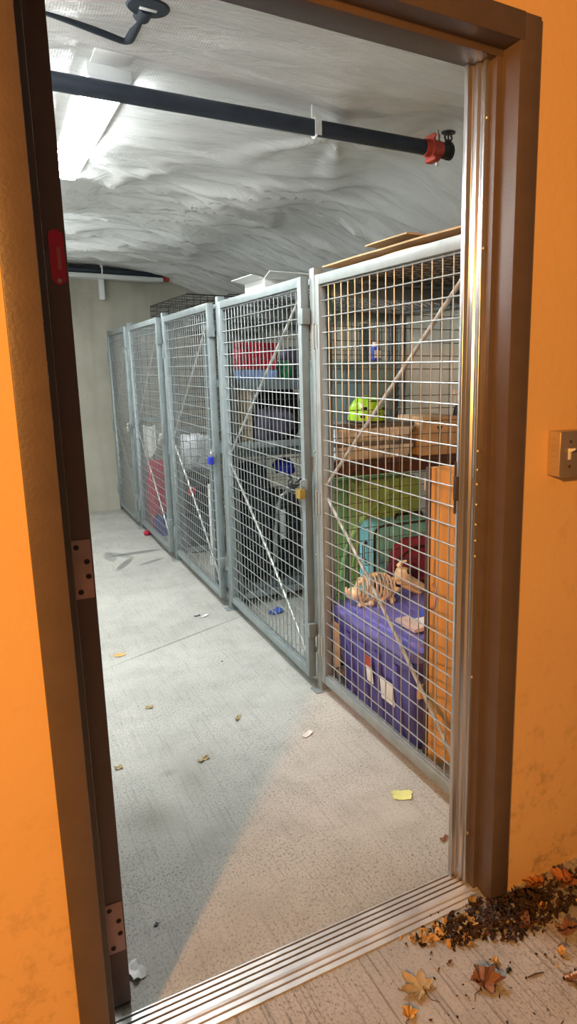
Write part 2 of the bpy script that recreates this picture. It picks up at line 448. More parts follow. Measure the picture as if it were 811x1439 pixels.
def ceil_z(x, y):
    """sheeting stapled up in bands: sags, pleats and pinched folds"""
    sm = lambda a, b, v: (lambda t: t * t * (3 - 2 * t))(max(0.0, min(1.0, (v - a) / (b - a))))
    z = CZ - 0.045 * (1 - sm(3.4, 5.5, y))
    z += 0.05 * math.exp(-((x - 1.675) ** 2 + (y - 2.36) ** 2) / 0.03)
    z -= 0.235 * sm(1.65, 2.42, x)                             # drapes down behind the lockers
    z -= 0.07 * sm(1.0, 2.0, x) * sm(3.0, 6.0, y) * (1 - sm(1.65, 2.42, x))
    edge = 1 - 0.85 * sm(6.3, 7.1, y) * (1 - sm(1.3, 2.2, x))
    band = (y - 1.4) / 1.22
    t = band - math.floor(band)
    d_ = 0.024 * sin(pi * t)                                   # belly between fixing lines
    q = Vector((x * 0.55, y * 2.3, 0.0))
    d_ -= 0.030 * noise.fractal(q * 1.1, 1.0, 2.0, 3)
    wv = Vector((x * 0.8 + 0.6 * noise.noise(Vector((x, y, 4.0))), y * 4.6 + 1.1 * noise.noise(Vector((x * 1.4, y * 0.8, 9.0))), 2.0))
    far = 0.22 + 0.78 * sm(2.9, 3.8, y)
    r1 = 1 - abs(noise.noise(wv))
    d_ += 0.060 * far * (max(0, r1 - 0.70) / 0.30) ** 1.4 * (0.35 + 1.3 * abs(noise.noise(Vector((x * 1.1, y * 1.1, 1.0)))))
    wv2 = Vector((x * 1.9 + y * 0.7, y * 8.0 - x * 1.1, 7.0))
    r2 = 1 - abs(noise.noise(wv2))
    d_ += 0.024 * far * max(0, r2 - 0.76) / 0.24
    dx, dy = x - 1.38, y - 2.72                                # pleats fanning out from a pinched fixing
    d = math.hypot(dx, dy)
    if d < 0.8:
        a = math.atan2(dy, dx)
        d_ += 0.030 * (1 - d / 0.8) * max(0, sin(a * 6 + 1.0)) ** 2 * min(1, d / 0.12)
    return z - d_ * edge
b = MB(); nx, ny = 150, 360
for j in range(ny + 1):
    for i in range(nx + 1):
        x = XL + (XR - XL) * i / nx; y = YN + (YF - YN) * j / ny
        b.v.append(Vector((x, y, ceil_z(x, y))))
for j in range(ny):
    for i in range(nx):
        k = j * (nx + 1) + i
        b.f.append([k, k + 1, k + nx + 2, k + nx + 1]); b.mi.append(0)
# a slab above it closes the room
b.box((XL - 0.1, YN, 2.46), (XR + 0.1, YF + 0.12, 2.56))
struct(b.build('ceiling', M_film, ang=60), 'ceiling covered in wrinkled white plastic sheeting', 'ceiling')

# ------------------------------------------------------------------ door frame (hollow metal), threshold, door leaf
fr = thing('trim_1', 'brown painted metal door frame around the opening', 'door frame', (0.585, WY, 0)); struct(fr)
yf = WY - 0.012
fx = lambda u, v, h: (u, v, h)
# left jamb profile in (x, y)
prof_l = [(LX0, yf), (LX1, yf), (LX1, 1.292), (0.1265, 1.292), (0.1265, 1.352), (0.113, 1.352), (0.113, 1.405), (LX0, 1.405)]
b = MB().prism(prof_l, fx, 0, HZ1); b.build('left_jamb', M_frame, fr, bevel=0.002)
prof_r = [(RX1, yf), (RX0, yf), (RX0, 1.292), (1.041, 1.292), (1.041, 1.352), (1.054, 1.352), (1.054, 1.405), (RX1, 1.405)]
b = MB().prism(prof_r, fx, 0, HZ1); b.build('right_jamb', M_frame, fr, bevel=0.002)
prof_h = [(yf, HZ1), (yf, HZ0), (1.292, HZ0), (1.292, HZ0 - 0.016), (1.352, HZ0 - 0.016), (1.352, HZ0), (1.405, HZ0), (1.405, HZ1)]
prof_h = [(u - 0.0008 if u < 1.3 else u + 0.0008, v + (0.0008 if v > HZ0 + 0.01 else -0.0008)) for u, v in prof_h]
b = MB().prism(prof_h, lambda u, v, h: (h, u, v), LX1 - 0.012, RX0 + 0.012); b.build('head', M_frame, fr, bevel=0.002)
# aluminium weather-strip retainer on the right stop, with its screws
ws = [(1.042, 1.3125), (1.028, 1.3125), (1.0265, 1.318), (1.030, 1.323), (1.030, 1.331), (1.024, 1.335), (1.0235, 1.352), (1.012, 1.3545), (1.011, 1.368), (1.041, 1.368)]
b = MB().prism(ws, fx, 0.013, HZ0 - 0.016)
wsp = b.build('weather_strip', M_alu, fr, bevel=0.0012)
b = MB()
for z in (1.93, 1.66, 1.20, 1.155, 1.12, 1.07, 1.02, 0.98, 0.94, 0.62, 0.17):
    b.lathe([(0.0045, 0), (0.0045, -0.0016), (0.0028, -0.003)], (1.035, 1.3125, z), 'Y', 12)
b.build('screw', M_screw, wsp)
b = MB(); b.box((1.008, 1.368, 1.04), (1.056, 1.372, 1.17)); b.box((1.006, 1.356, 1.075), (1.012, 1.372, 1.135))
lab(b.build('strike_plate', M_rubber, fr, bevel=0.001), 'dark strike plate')

th = thing('trim_2', 'fluted aluminium threshold across the doorway', 'threshold', (0.585, 1.325, 0)); struct(th)
tp = [(1.262, 0), (1.262, 0.004), (1.276, 0.005), (1.279, 0.008), (1.290, 0.009), (1.293, 0.012), (1.300, 0.0135)]
for k in range(4):                                    # flutes
    y = 1.303 + k * 0.0165
    tp += [(y, 0.0135), (y + 0.010, 0.0135), (y + 0.0105, 0.0105), (y + 0.0155, 0.0105), (y + 0.016, 0.0135)]
tp += [(1.372, 0.0135), (1.380, 0.0), ]
b = MB().prism(tp, lambda u, v, h: (h, u, v), LX1, 1.056)
b.build('saddle', M_thr, th, smooth=False)
b = MB()
for k in range(4):
    y = 1.303 + k * 0.0165
    b.box((LX1 + 0.002, y + 0.0108, 0.0104), (1.054, y + 0.0152, 0.0112))
b.box((LX1 + 0.002, 1.2765, 0.0048), (1.054, 1.2785, 0.0062))
lab(b.build('groove', M_groove, th, smooth=False), 'dark grooves')  # dark strips laid in the grooves of the saddle

dr = thing('door_1', 'dark brown door swung open into the room, seen on its hinge edge', 'door', (0.152, 1.407, 0.012)); struct(dr)
b = MB().box((0.130, 1.407, 0.012), (0.174, 2.320, 2.046)); b.build('leaf', M_door, dr, bevel=0.0015)
for z0, z1 in ((0.955, 1.072), (0.148, 0.270)):
    b = MB().box((0.137, 1.4045, z0), (0.171, 1.4075, z1))
    hl = b.build('hinge_leaf', M_leafmetal, dr, bevel=0.0008)
    b = MB(); s2 = MB()
    for k, xx in enumerate((0.145, 0.162, 0.163, 0.147)):
        zz = z1 - 0.014 - k * (z1 - z0 - 0.028) / 3
        b.lathe([(0.0052, 0), (0.0052, -0.001), (0.003, -0.0014)], (xx, 1.4045, zz), 'Y', 14)
        s2.box((xx - 0.0012, 1.4026, zz - 0.0012), (xx + 0.0012, 1.4034, zz + 0.0012))
    sc_ = b.build('screw', M_groove, hl); s2.build('drive_slot', M_black, sc_)
pl = []
for k in range(24):
    a = 2 * pi * k / 24
    pl.append((0.158 + 0.0125 * cos(a), 1.586 + (0.034 if sin(a) > 0 else -0.034) + 0.0125 * sin(a)))
b = MB().prism(pl, lambda u, v, h: (u, h, v), 1.4075, 1.4055)
lb = lab(b.build('fire_label', M_red_label, dr), 'red round-ended label')
b = MB().box((0.1575, 1.4056, 1.565), (0.1635, 1.4052, 1.603)); b.build('label_print', M_pink_label, lb)
b = MB().lathe([(0.004, 0), (0.004, -0.001), (0.002, -0.0014)], (0.158, 1.4055, 1.546), 'Y', 12); b.build('rivet', M_screw, lb)
b = MB().box((0.131, 1.41, 0.004), (0.173, 2.318, 0.0125)); lab(b.build('door_sweep', M_rubber, dr), 'dark rubber sweep')

# ================================================================== lockers
LXP = 1.205                                  # front face of the posts
POST_Y = [2.61, 3.845, 5.10, 6.335]
PW = 0.042
PH_DOOR0, PH_DOOR1 = 0.055, 1.752

def part_copy(o, parent):
    c = o.copy(); COL.objects.link(c); c.parent = parent
    for ch in list(o.children): part_copy(ch, c)
    return c
L0 = (0.0, 0.0, 0.0)
def door_part(W, parent):
    """door hung at local y=0 (far edge), latch edge at y=-W; outer face at x=0, inside to +x"""
    t, wd = 0.034, 0.038
    z0, z1 = PH_DOOR0, PH_DOOR1
    b = MB()
    b.box((0, -wd, z0), (t, 0, z1)); b.box((0, -W, z0), (t, -W + wd, z1))
    b.box((0.0005, -W + wd, z1 - wd), (t, -wd, z1)); b.box((0.0005, -W + wd, z0), (t, -wd, z0 + wd))
    r = b.build('door', M_lock, parent, bevel=0.002, origin=L0)
    b = MB()
    nh = int((z1 - z0 - 2 * wd) / 0.0585); dz = (z1 - z0 - 2 * wd) / nh
    for k in range(nh + 1):
        z = z0 + wd + k * dz + (0.006 if k == 0 else 0) - (0.006 if k == nh else 0)
        b.tube([(0.012, -W + wd - 0.01, z), (0.012, -wd + 0.01, z)], 0.0023, 6)
    nv = int((W - 2 * wd) / 0.052); dy = (W - 2 * wd) / nv
    for k in range(1, nv):
        y = -wd - k * dy
        b.tube([(0.0165, y, z0 + wd - 0.01), (0.0165, y, z1 - wd + 0.01)], 0.0021, 6)
    b.build('wire_mesh', M_gal, r, origin=L0)
    for a, c, bow in (((-W + wd, z1 - wd - 0.01), (-wd, 0.935), 0.0), ((-wd, 0.87), (-W + wd, z0 + wd + 0.01), 0.022)):
        pts = []
        for k in range(13):
            q = k / 12
            pts.append((0.027, a[0] + (c[0] - a[0]) * q, a[1] + (c[1] - a[1]) * q + bow * sin(pi * q)))
        MB().tube(pts, 0.0068, 8).build('brace', M_brace, r, origin=L0)
    for z in (1.60, 0.28):
        b = MB(); b.box((-0.004, -W - 0.006, z - 0.03), (0.0, -W + 0.03, z + 0.03)); b.box((-0.004, -W - 0.022, z - 0.03), (0.030, -W - 0.001, z + 0.03))
        b.build('latch_clip', M_lock, r, bevel=0.001, origin=L0)
    for z in (1.52, 0.85, 0.22):
        b = MB(); b.cyl((-0.004, 0.004, z - 0.05), (-0.004, 0.004, z + 0.05), 0.007, 12); b.box((-0.003, -0.022, z - 0.045), (0.001, 0.004, z + 0.045))
        b.build('hinge', M_lock, r, origin=L0)
    b = MB(); b.box((-0.005, -W - 0.03, 0.905), (0.0, -W + 0.05, 0.945))
    b.tube([(-0.006 - 0.014 * sin(pi * k / 8), -W - 0.006, 0.925 + 0.014 * cos(pi * k / 8)) for k in range(9)], 0.003, 8)
    lab(b.build('hasp', M_gal, r, origin=L0), 'bare steel hasp')
    return r
def post_part(parent):
    r = MB().box((0, -PW / 2, 0.0), (0.040, PW / 2, 1.782)).build('post', M_lock, parent, bevel=0.002, origin=L0)
    MB().box((-0.03, -PW / 2 - 0.012, 0), (0.055, PW / 2 + 0.012, 0.005)).build('base_plate', M_lock, r, bevel=0.001, origin=L0)
    for z in (0.18, 0.62, 1.06): MB().lathe([(0.007, 0), (0.007, -0.004), (0.004, -0.006)], (0, 0, z), 'X', 12).build('bolt', M_screw, r, origin=L0)
    return r
DX0, DX1 = LXP + 0.045, XR - 0.015
def partition_part(parent):
    b = MB(); Wp = DX1 - DX0; z0, z1 = 0.05, 1.73
    b.box((0, -0.016, 0), (0.034, 0.016, z1)); b.box((Wp - 0.034, -0.016, 0), (Wp, 0.016, z1))
    b.box((0.034, -0.016, z1 - 0.05), (Wp - 0.034, 0.016, z1)); b.box((0.034, -0.016, z0), (Wp - 0.034, 0.016, z0 + 0.034))
    r = b.build('partition', M_lock, parent, bevel=0.002, origin=L0)
    b = MB()
    for k in range(1, 28):
        z = z0 + 0.034 + k * (z1 - z0 - 0.084) / 28
        b.tube([(0.03, -0.004, z), (Wp - 0.03, -0.004, z)], 0.0018, 5)
    nv = int(Wp / 0.052)
    for k in range(1, nv):
        x = k * Wp / nv
        b.tube([(x, 0.0, z0 + 0.02), (x, 0.0, z1 - 0.03)], 0.0018, 5)
    b.build('wire_mesh', M_wiredark, r, origin=L0)
    return r
def roof_part(L, parent):
    Wp = DX1 - DX0; b = MB()
    b.box((0, 0, 0), (0.03, L, 0.025)); b.box((Wp - 0.03, 0, 0), (Wp, L, 0.025))
    b.box((0.03, 0, 0), (Wp - 0.03, 0.03, 0.025)); b.box((0.03, L - 0.03, 0), (Wp - 0.03, L, 0.025))
    r = b.build('roof_panel', M_lock, parent, bevel=0.002, origin=L0)
    b = MB(); n1 = int(L / 0.052)
    for k in range(1, n1): b.tube([(0.02, k * L / n1, 0.014), (Wp - 0.02, k * L / n1, 0.014)], 0.0022, 5)
    n2 = int(Wp / 0.052)
    for k in range(1, n2): b.tube([(k * Wp / n2, 0.02, 0.010), (k * Wp / n2, L - 0.02, 0.010)], 0.0022, 5)
    b.build('wire_mesh', M_wiredark, r, origin=L0)
    return r
DW = 1.235 - PW - 0.020
W_LAST = YF - 0.035 - POST_Y[3] - PW / 2 - 0.012
locker_labels = [
    'nearest wire mesh storage locker, beside the right jamb, holding the purple tote',
    'wire mesh storage locker second from the doorway, closed by the brass padlock',
    'middle wire mesh storage locker, holding the steel shelving and red crate',
    'wire mesh storage locker second from the far wall, holding the crimson bag',
    'farthest and narrowest wire mesh storage locker, empty, against the end wall']
hinge_y = POST_Y + [YF]
ajar = [-0.6, -1.5, -1.6, -1.5, -1.2]
edges = [YN + 0.03] + POST_Y + [YF - 0.01]
DOORS = []
for i in range(5):
    lk = thing('storage_locker', locker_labels[i], 'storage locker', (LXP, edges[i], 0), local=True, group='wire mesh storage lockers')
    off = Vector((LXP, edges[i], 0))
    yy = hinge_y[i] - PW / 2 - 0.012 if i < 4 else YF - 0.035
    if i == 0:
        d = door_part(1.06, lk); p0_ = post_part(lk); q0_ = partition_part(lk); r0_ = roof_part(1.17, lk)
        p, q, rf = p0_, q0_, r0_
        jp = part_copy(p0_, lk); jp.location = Vector((LXP, 1.478, 0)) - off
    else:
        if i == 1: d = d1 = door_part(DW, lk)
        else: d = part_copy(d1, lk) if i < 4 else door_part(W_LAST, lk)
        p = part_copy(p0_, lk) if i < 4 else None
        q = part_copy(q0_, lk) if i < 4 else None
        rf = part_copy(r0_, lk)
    d.location = Vector((LXP - 0.004, yy, 0)) - off; d.rotation_euler = (0, 0, RAD(ajar[i]))
    if p:
        if i > 0: MB().box((0.034, -0.014, 0.950), (DX1 - DX0 - 0.034, 0.014, 0.985)).build('mid_rail', M_lock, q, bevel=0.002, origin=L0)
        p.location = Vector((LXP, POST_Y[i], 0)) - off; q.location = Vector((DX0, POST_Y[i], 0)) - off
    rf.location = Vector((DX0, edges[i] + 0.002, 1.7325)) - off
    rf.scale = (1, (edges[i + 1] - edges[i] - 0.004) / 1.17, 1)
    if i == 4:
        MB().box((0, 0, 0), (0.03, 0.029, 1.765)).build('wall_strip', M_lock, lk, bevel=0.002, origin=L0).location = Vector((LXP, YF - 0.03, 0)) - off
    DOORS.append((Vector((LXP - 0.004, yy, 0)), RAD(ajar[i]), (1.06, DW, DW, DW, W_LAST)[i]))

# padlocks
def padlock(loc, label, m, s=1.0, open_=False):
    r = thing('padlock', label, 'padlock', loc, group='padlocks on the locker doors')
    x, y, z = loc
    b = MB().box((x - 0.011 * s, y - 0.021 * s, z), (x + 0.011 * s, y + 0.021 * s, z + 0.036 * s)); b.build('body', m, r, bevel=0.003)
    pts = [(x, y - 0.013 * s, z + 0.034 * s)] + [(x, y - 0.013 * s * cos(pi * k / 8), z + 0.05 * s + 0.014 * s * sin(pi * k / 8)) for k in range(9)] + [(x, y + 0.013 * s, z + 0.034 * s)]
    b = MB().tube(pts, 0.0034 * s, 8); lab(b.build('shackle', M_gal, r), 'steel shackle')
def latch_pos(i):
    o, a, W = DOORS[i]
    return o + Vector((W * sin(a), -W * cos(a), 0))
for i, lb_, m, dz in ((1, 'brass padlock hanging from the second locker door', M_gold, 0.0), (2, 'blue-bodied padlock on the middle locker door', M_blue, 0.0),
                   (3, 'steel padlock on the door second from the far wall', M_screw, 0.0), (4, 'steel padlock on the farthest locker door', M_screw, 0.0)):
    p = latch_pos(i)
    padlock((p.x - 0.0245, p.y - 0.006, 0.865), lb_, m, 1.15)
# chain with the brass padlock
ch = thing('lock_chain', 'dark chain looped at the brass padlock', 'chain', (LXP - 0.03, POST_Y[0] + 0.02, 0.93))
p = latch_pos(1)
for k in range(7):
    a = k / 6
    c = Vector((p.x - 0.030 - 0.012 * sin(pi * a), p.y + 0.085 - 0.10 * a, 0.945 - 0.035 * sin(pi * a)))
    e = Euler((0, 0.6 if k % 2 else -0.6, 0.4 * k)).to_matrix()
    pts = [c + e @ Vector((0.0, 0.013 * cos(2 * pi * j / 12), 0.008 * sin(2 * pi * j / 12))) for j in range(12)]
    MB().tube(pts, 0.0032, 6, closed=True).build('link', M_black, ch)

# ================================================================== ceiling fittings
def lamp(y0, y1, label, x0=0.406):
    x1 = x0 + 0.120
    r = thing('fluorescent_light', label, 'ceiling light', ((x0 + x1) / 2, (y0 + y1) / 2, 2.31), group='fluorescent strip lights')
    b = MB().box((x0 - 0.006, y0, 2.264), (x1 + 0.006, y1, 2.312)); b.build('housing', M_white, r, bevel=0.003)
    pr = [(x0, 2.270), (x0, 2.264), (x0 + 0.008, 2.250), (x1 - 0.008, 2.250), (x1, 2.264), (x1, 2.270)]
    b = MB().prism(pr, lambda u, v, h: (u, h, v), y0 + 0.02, y1 - 0.012); lab(b.build('lens', M_lens, r, bevel=0.0), 'glowing white lens')
    b = MB()
    pe = [(x0 - 0.003, 2.274), (x0 - 0.003, 2.264), (x0 + 0.012, 2.247), (x1 - 0.012, 2.247), (x1 + 0.003, 2.264), (x1 + 0.003, 2.274)]
    b.prism(pe, lambda u, v, h: (u, h, v), y1 - 0.012, y1 + 0.002); b.build('end_cap', M_white, r)
    b = MB().prism(pe, lambda u, v, h: (u, h, v), y0 + 0.002, y0 + 0.02); b.build('end_cap', M_white, r)
    b = MB().box((x0 + 0.005, y0 - 0.10, 2.296), (x1 - 0.005, y0 + 0.002, 2.312)); b.build('wiring_box', M_white, r, bevel=0.002)
    return r
lamp(2.44, 3.70, 'glowing fluorescent strip light on the ceiling beyond the near pipe')
lamp(1.47, 2.73, 'added third fluorescent strip light for fill, unseen above the open door', -0.20)  # added lamp, out of view; white fill for the locker contents
lamp(4.75, 6.01, 'added second fluorescent strip light in line, unseen behind the open door')  # added lamp, out of view; brightens the far end of the room

# near sprinkler pipe
PZ = 2.215
pe0, pe1 = Vector((XL + 0.002, 2.432, PZ)), Vector((1.588, 2.362, PZ - 0.004))
r = thing('sprinkler_pipe', 'black sprinkler pipe under the ceiling near the doorway', 'pipe', (0.7, 2.4, PZ))
MB().tube([pe0, pe1], 0.0265, 24).build('pipe', M_iron, r)
dirp = (pe1 - pe0).normalized()
q = pe1
b = MB(); b.tube([q - dirp * 0.022, q + dirp * 0.002, q + dirp * 0.003, q + dirp * 0.030, q + dirp * 0.031, q + dirp * 0.052], [0.030, 0.031, 0.039, 0.039, 0.031, 0.030], 24)
side = dirp.cross(Vector((0, 0, 1))).normalized()
for sg in (-1, 1):
    c = q + dirp * 0.016 + Vector((0, 0, 0.038 * sg))
    b.blob(c, (0.034, 0.07, 0.022), 0.5, nu=16, nv=10)
cp = lab(b.build('coupling', M_redpaint, r), 'red grooved coupling')
for sg in (-1, 1):
    c = q + dirp * 0.016 + Vector((0, 0, 0.038 * sg))
    MB().cyl(c + Vector((0, -0.030, -0.018)), c + Vector((0, -0.030, 0.018 if sg > 0 else -0.030)), 0.007, 10).build('bolt', M_screw, cp)
e0 = q + dirp * 0.05
b = MB(); b.tube([e0, e0 + dirp * 0.022, e0 + dirp * 0.036 + Vector((0, 0, 0.006)), e0 + dirp * 0.036 + Vector((0, 0, 0.030))], [0.029, 0.030, 0.026, 0.018], 20)
b.lathe([(0.031, 0), (0.031, 0.016), (0.022, 0.020)], e0 + dirp * 0.03, 'X', 20)
b.build('elbow', M_black, r)
hd = e0 + dirp * 0.036 + Vector((0, 0, 0.024))
b = MB().cyl(hd, hd + Vector((0, 0, 0.016)), 0.013, 12)
for sg in (-1, 1): b.tube([hd + Vector((0.010 * sg, 0, 0.012)), hd + Vector((0.017 * sg, 0, 0.024)), hd + Vector((0.011 * sg, 0, 0.040))], 0.0036, 6)
b.cyl(hd + Vector((0, 0, 0.014)), hd + Vector((0, 0, 0.038)), 0.003, 8)
sh = b.build('sprinkler_head', M_groove, r)
b = MB().lathe([(0.004, 0), (0.027, 0.002), (0.028, 0.007), (0.006, 0.011)], hd + Vector((0, 0, 0.038)), 'Z', 20); lab(b.build('deflector', M_black, sh), 'dark round deflector')
hx = pe0 + (pe1 - pe0) * ((1.122 - pe0.x) / (pe1.x - pe0.x))
pts = [hx + Vector((0, 0.031 * sin(2 * pi * k / 20), 0.031 * cos(2 * pi * k / 20))) for k in range(20)]
b = MB().tube(pts, 0.0045, 8, closed=True); b.box(hx + Vector((-0.010, -0.004, 0.03)), hx + Vector((0.010, 0.004, 0.095))); b.box(hx + Vector((-0.012, -0.033, -0.03)), hx + Vector((0.012, -0.029, 0.03)))
lab(b.build('hanger', M_white, r), 'pale band hanger')

# far pipe on a strut in front of the end wall
r = thing('sprinkler_pipe', 'dark pipe on a white strut high on the far end wall', 'pipe', (0.8, 7.2, 2.29))
fa = at_y(98, 377, 7.2); fb = at_y(231, 385, 7.2); fa2 = Vector((XL + 0.002, 7.2, fa.z + (fa.z - fb.z) * (fa.x - XL) / (fb.x - fa.x) * 0.2)); fa2.z = fa.z
fb.z = fa.z - 0.006
MB().tube([fa2, fb], 0.030, 20).build('pipe', M_iron, r)
b = MB().tube([fb - Vector((0.02, 0, 0)), fb, fb + Vector((0.001, 0, 0)), fb + Vector((0.03, 0, 0)), fb + Vector((0.031, 0, 0)), fb + Vector((0.05, 0, 0))], [0.033, 0.033, 0.048, 0.048, 0.034, 0.033], 20)
b.blob(fb + Vector((0.015, 0, 0.046)), (0.04, 0.08, 0.03), 0.5, nu=14, nv=8); b.blob(fb + Vector((0.015, 0, -0.046)), (0.04, 0.08, 0.03), 0.5, nu=14, nv=8)
lab(b.build('coupling', M_redpaint, r), 'orange-red coupling')
b = MB().tube([fb + Vector((0.05, 0, 0)), fb + Vector((0.085, 0, 0)), fb + Vector((0.10, 0, 0.01)), fb + Vector((0.10, 0, 0.05))], [0.032, 0.034, 0.03, 0.02], 16)
b.build('elbow', M_black, r)
zst = fa.z - 0.052
b = MB().box((XL, 7.17, zst - 0.020), (fb.x - 0.02, 7.345, zst + 0.018)); b.build('strut', M_white, r, bevel=0.002)
hgx = at_y(143, 385, 7.2).x
b = MB().box((hgx - 0.025, 7.255, zst - 0.205), (hgx + 0.025, 7.300, zst - 0.02)); b.build('strut_leg', M_white, r, bevel=0.002)
b = MB(); pts = [Vector((hgx, 7.2 + 0.034 * sin(2 * pi * k / 20), fa.z + 0.034 * cos(2 * pi * k / 20))) for k in range(20)]
b.tube(pts, 0.006, 8, closed=True); b.box((hgx - 0.012, 7.196, fa.z + 0.03), (hgx + 0.012, 7.204, fa.z + 0.10)); b.build('hanger', M_white, r)

pts = [at_y(236, 392, 7.33), at_y(262, 394, 7.335), at_y(300, 397, 7.335), at_y(330, 400, 7.335), at_y(352, 408, 7.335), at_y(420, 424, 7.335)]
b = MB().tube(pts, 0.009, 8); tag(b.build('cable', M_cable, origin=pts[2]), 'thin black cable along the top of the far wall', 'cable')
b = MB(); s0 = at_y(152, 392, 7.33); s1 = at_y(160, 389, 7.33); s2_ = at_y(200, 391, 7.33); s3 = at_y(236, 391, 7.33)

# round detector on its conduit
zc = 2.312
r = thing('ceiling_detector', 'round ceiling box on a bent conduit above the doorway', 'detector', (0.47, 2.03, zc))
c0 = at_z(60, 12, zc); c1 = at_z(180, 58, zc)
c2 = at_z(204, 8, zc)
left = Vector((XL + 0.002, c0.y + (c0.y - c1.y) / (c0.x - c1.x) * (XL - c0.x), zc))
pts = [left, c0, c1 + (c0 - c1).normalized() * 0.03]
for k in range(1, 6):
    a = k / 6; pa = c1 + (c0 - c1).normalized() * 0.03; pb = c1 + (c2 - c1).normalized() * 0.03
    pts.append(pa * (1 - a) ** 2 + c1 * 2 * a * (1 - a) + pb * a * a)
pts += [c1 + (c2 - c1).normalized() * 0.03, c2]
MB().tube(pts, 0.0135, 14).build('conduit', M_iron, r)
dc = at_z(208, 10, 2.30)
b = MB().lathe([(0.054, 0.030), (0.054, 0.004), (0.050, 0.0), (0.0, -0.002)][::-1], (dc.x, dc.y, 2.296), 'Z', 32); dk = b.build('disc', M_iron, r)
b = MB().box((dc.x - 0.022, dc.y - 0.006, 2.2925), (dc.x + 0.022, dc.y + 0.006, 2.2955)); b.build('tab', M_white, dk, bevel=0.001)
b = MB().lathe([(0.024, -0.03), (0.024, 0.03)], (c2.x, c2.y + 0.02, zc), 'Y', 16); b.build('collar', M_iron, r)

# ================================================================== things on top of the lockers
ZT = 1.759
r = thing('cardboard_sheet', 'flattened brown cardboard lying on the nearest locker roof', 'cardboard', (1.5, 2.2, ZT))
def warped_sheet(x0, x1, y0, y1, z, th, amp, seed, nx=14, ny=24):
    b = MB()
    for s in (0, 1):
        for j in range(ny + 1):
            for i in range(nx + 1):
                x = x0 + (x1 - x0) * i / nx; y = y0 + (y1 - y0) * j / ny
                b.v.append(Vector((x, y, z + s * th + amp * (0.5 + 0.5 * noise.noise(Vector((x * 2.2, y * 2.2, seed)))))))
    n = (nx + 1) * (ny + 1)
    for j in range(ny):
        for i in range(nx):
            k = j * (nx + 1) + i
            b.f.append([k + n, k + 1 + n, k + nx + 2 + n, k + nx + 1 + n]); b.f.append([k + nx + 1, k + nx + 2, k + 1, k]); b.mi += [0, 0]
    rim = [j for j in range(nx + 1)] + [j * (nx + 1) + nx for j in range(1, ny + 1)] + [ny * (nx + 1) + i for i in range(nx - 1, -1, -1)] + [j * (nx + 1) for j in range(ny - 1, 0, -1)]
    for k in range(len(rim)):
        a, c = rim[k], rim[(k + 1) % len(rim)]
        b.f.append([a, c, c + n, a + n]); b.mi.append(0)
    return b
warped_sheet(1.28, 1.95, 1.55, 2.66, ZT + 0.001, 0.006, 0.02, 1.0).build('lower_sheet', M_card, r)
warped_sheet(1.275, 1.9, 1.50, 2.655, ZT + 0.028, 0.006, 0.02, 3.0).build('upper_sheet', M_card_old, r)
warped_sheet(1.275, 1.55, 2.02, 2.30, ZT + 0.058, 0.005, 0.012, 5.0).build('torn_flap', M_card_old, r)

r = thing('carton', 'small open white carton with raised flaps on the second locker roof', 'box', (1.44, 3.62, ZT))
b = MB(); x0, x1, y0, y1, z0, z1 = 1.34, 1.56, 3.47, 3.76, ZT, ZT + 0.085
for a, c in (((x0, y0, z0), (x0 + 0.004, y1, z1)), ((x1 - 0.004, y0, z0), (x1, y1, z1)), ((x0 + 0.004, y0, z0), (x1 - 0.004, y0 + 0.004, z1)), ((x0 + 0.004, y1 - 0.004, z0), (x1 - 0.004, y1, z1)), ((x0 + 0.004, y0 + 0.004, z0), (x1 - 0.004, y1 - 0.004, z0 + 0.004))):
    b.box(a, c)
b.build('carton_body', M_paper, r, bevel=0.0008)
for poly in ([(x0, y0, z1), (x0, y1, z1), (x0 - 0.07, y1 + 0.01, z1 + 0.012), (x0 - 0.07, y0 - 0.01, z1 + 0.012)],
             [(x0, y0, z1), (x1, y0, z1), (x1 + 0.02, y0 - 0.13, z1 + 0.018), (x0 - 0.02, y0 - 0.13, z1 + 0.018)]):
    b = MB(); up = [Vector(p) + Vector((0, 0, 0.004)) for p in poly]
    b.add(poly + up, [(3, 2, 1, 0), (4, 5, 6, 7), (0, 1, 5, 4), (1, 2, 6, 5), (2, 3, 7, 6), (3, 0, 4, 7)]); b.build('flap', M_paper, r)

r = thing('wire_crate', 'folded black wire crate on the roofs of the far lockers', 'crate', (1.8, 5.75, ZT))
x0, x1, y0, y1, z0, z1 = 1.40, 2.2, 5.15, 6.30, ZT + 0.002, ZT + 0.165
b = MB()
def rect(z, rr): b.tube([(x0, y0, z), (x1, y0, z), (x1, y1, z), (x0, y1, z)], rr, 6, closed=True)
for k in range(5): rect(z0 + 0.004 + (z1 - z0 - 0.008) * k / 4, 0.004 if k in (0, 4) else 0.0026)
for k in range(17):
    x = x0 + (x1 - x0) * k / 16
    for y in (y0, y1): b.tube([(x, y, z0), (x, y, z1)], 0.0024, 5)
    if k % 3 == 0: b.tube([(x, y0, z1), (x, y1, z1)], 0.0022, 5)
for k in range(23):
    y = y0 + (y1 - y0) * k / 22
    for x in (x0, x1): b.tube([(x, y, z0), (x, y, z1)], 0.0024, 5)
    if k % 4 == 0: b.tube([(x0, y, z1), (x1, y, z1)], 0.0022, 5)
b.build('wire_cage', M_black, r)
for yy in (y0, y1): MB().tube([(x0 + 0.3, yy, z1), (x0 + 0.31, yy, z1 + 0.012), (x0 + 0.45, yy, z1 + 0.012), (x0 + 0.46, yy, z1)], 0.003, 6).build('handle', M_black, r)

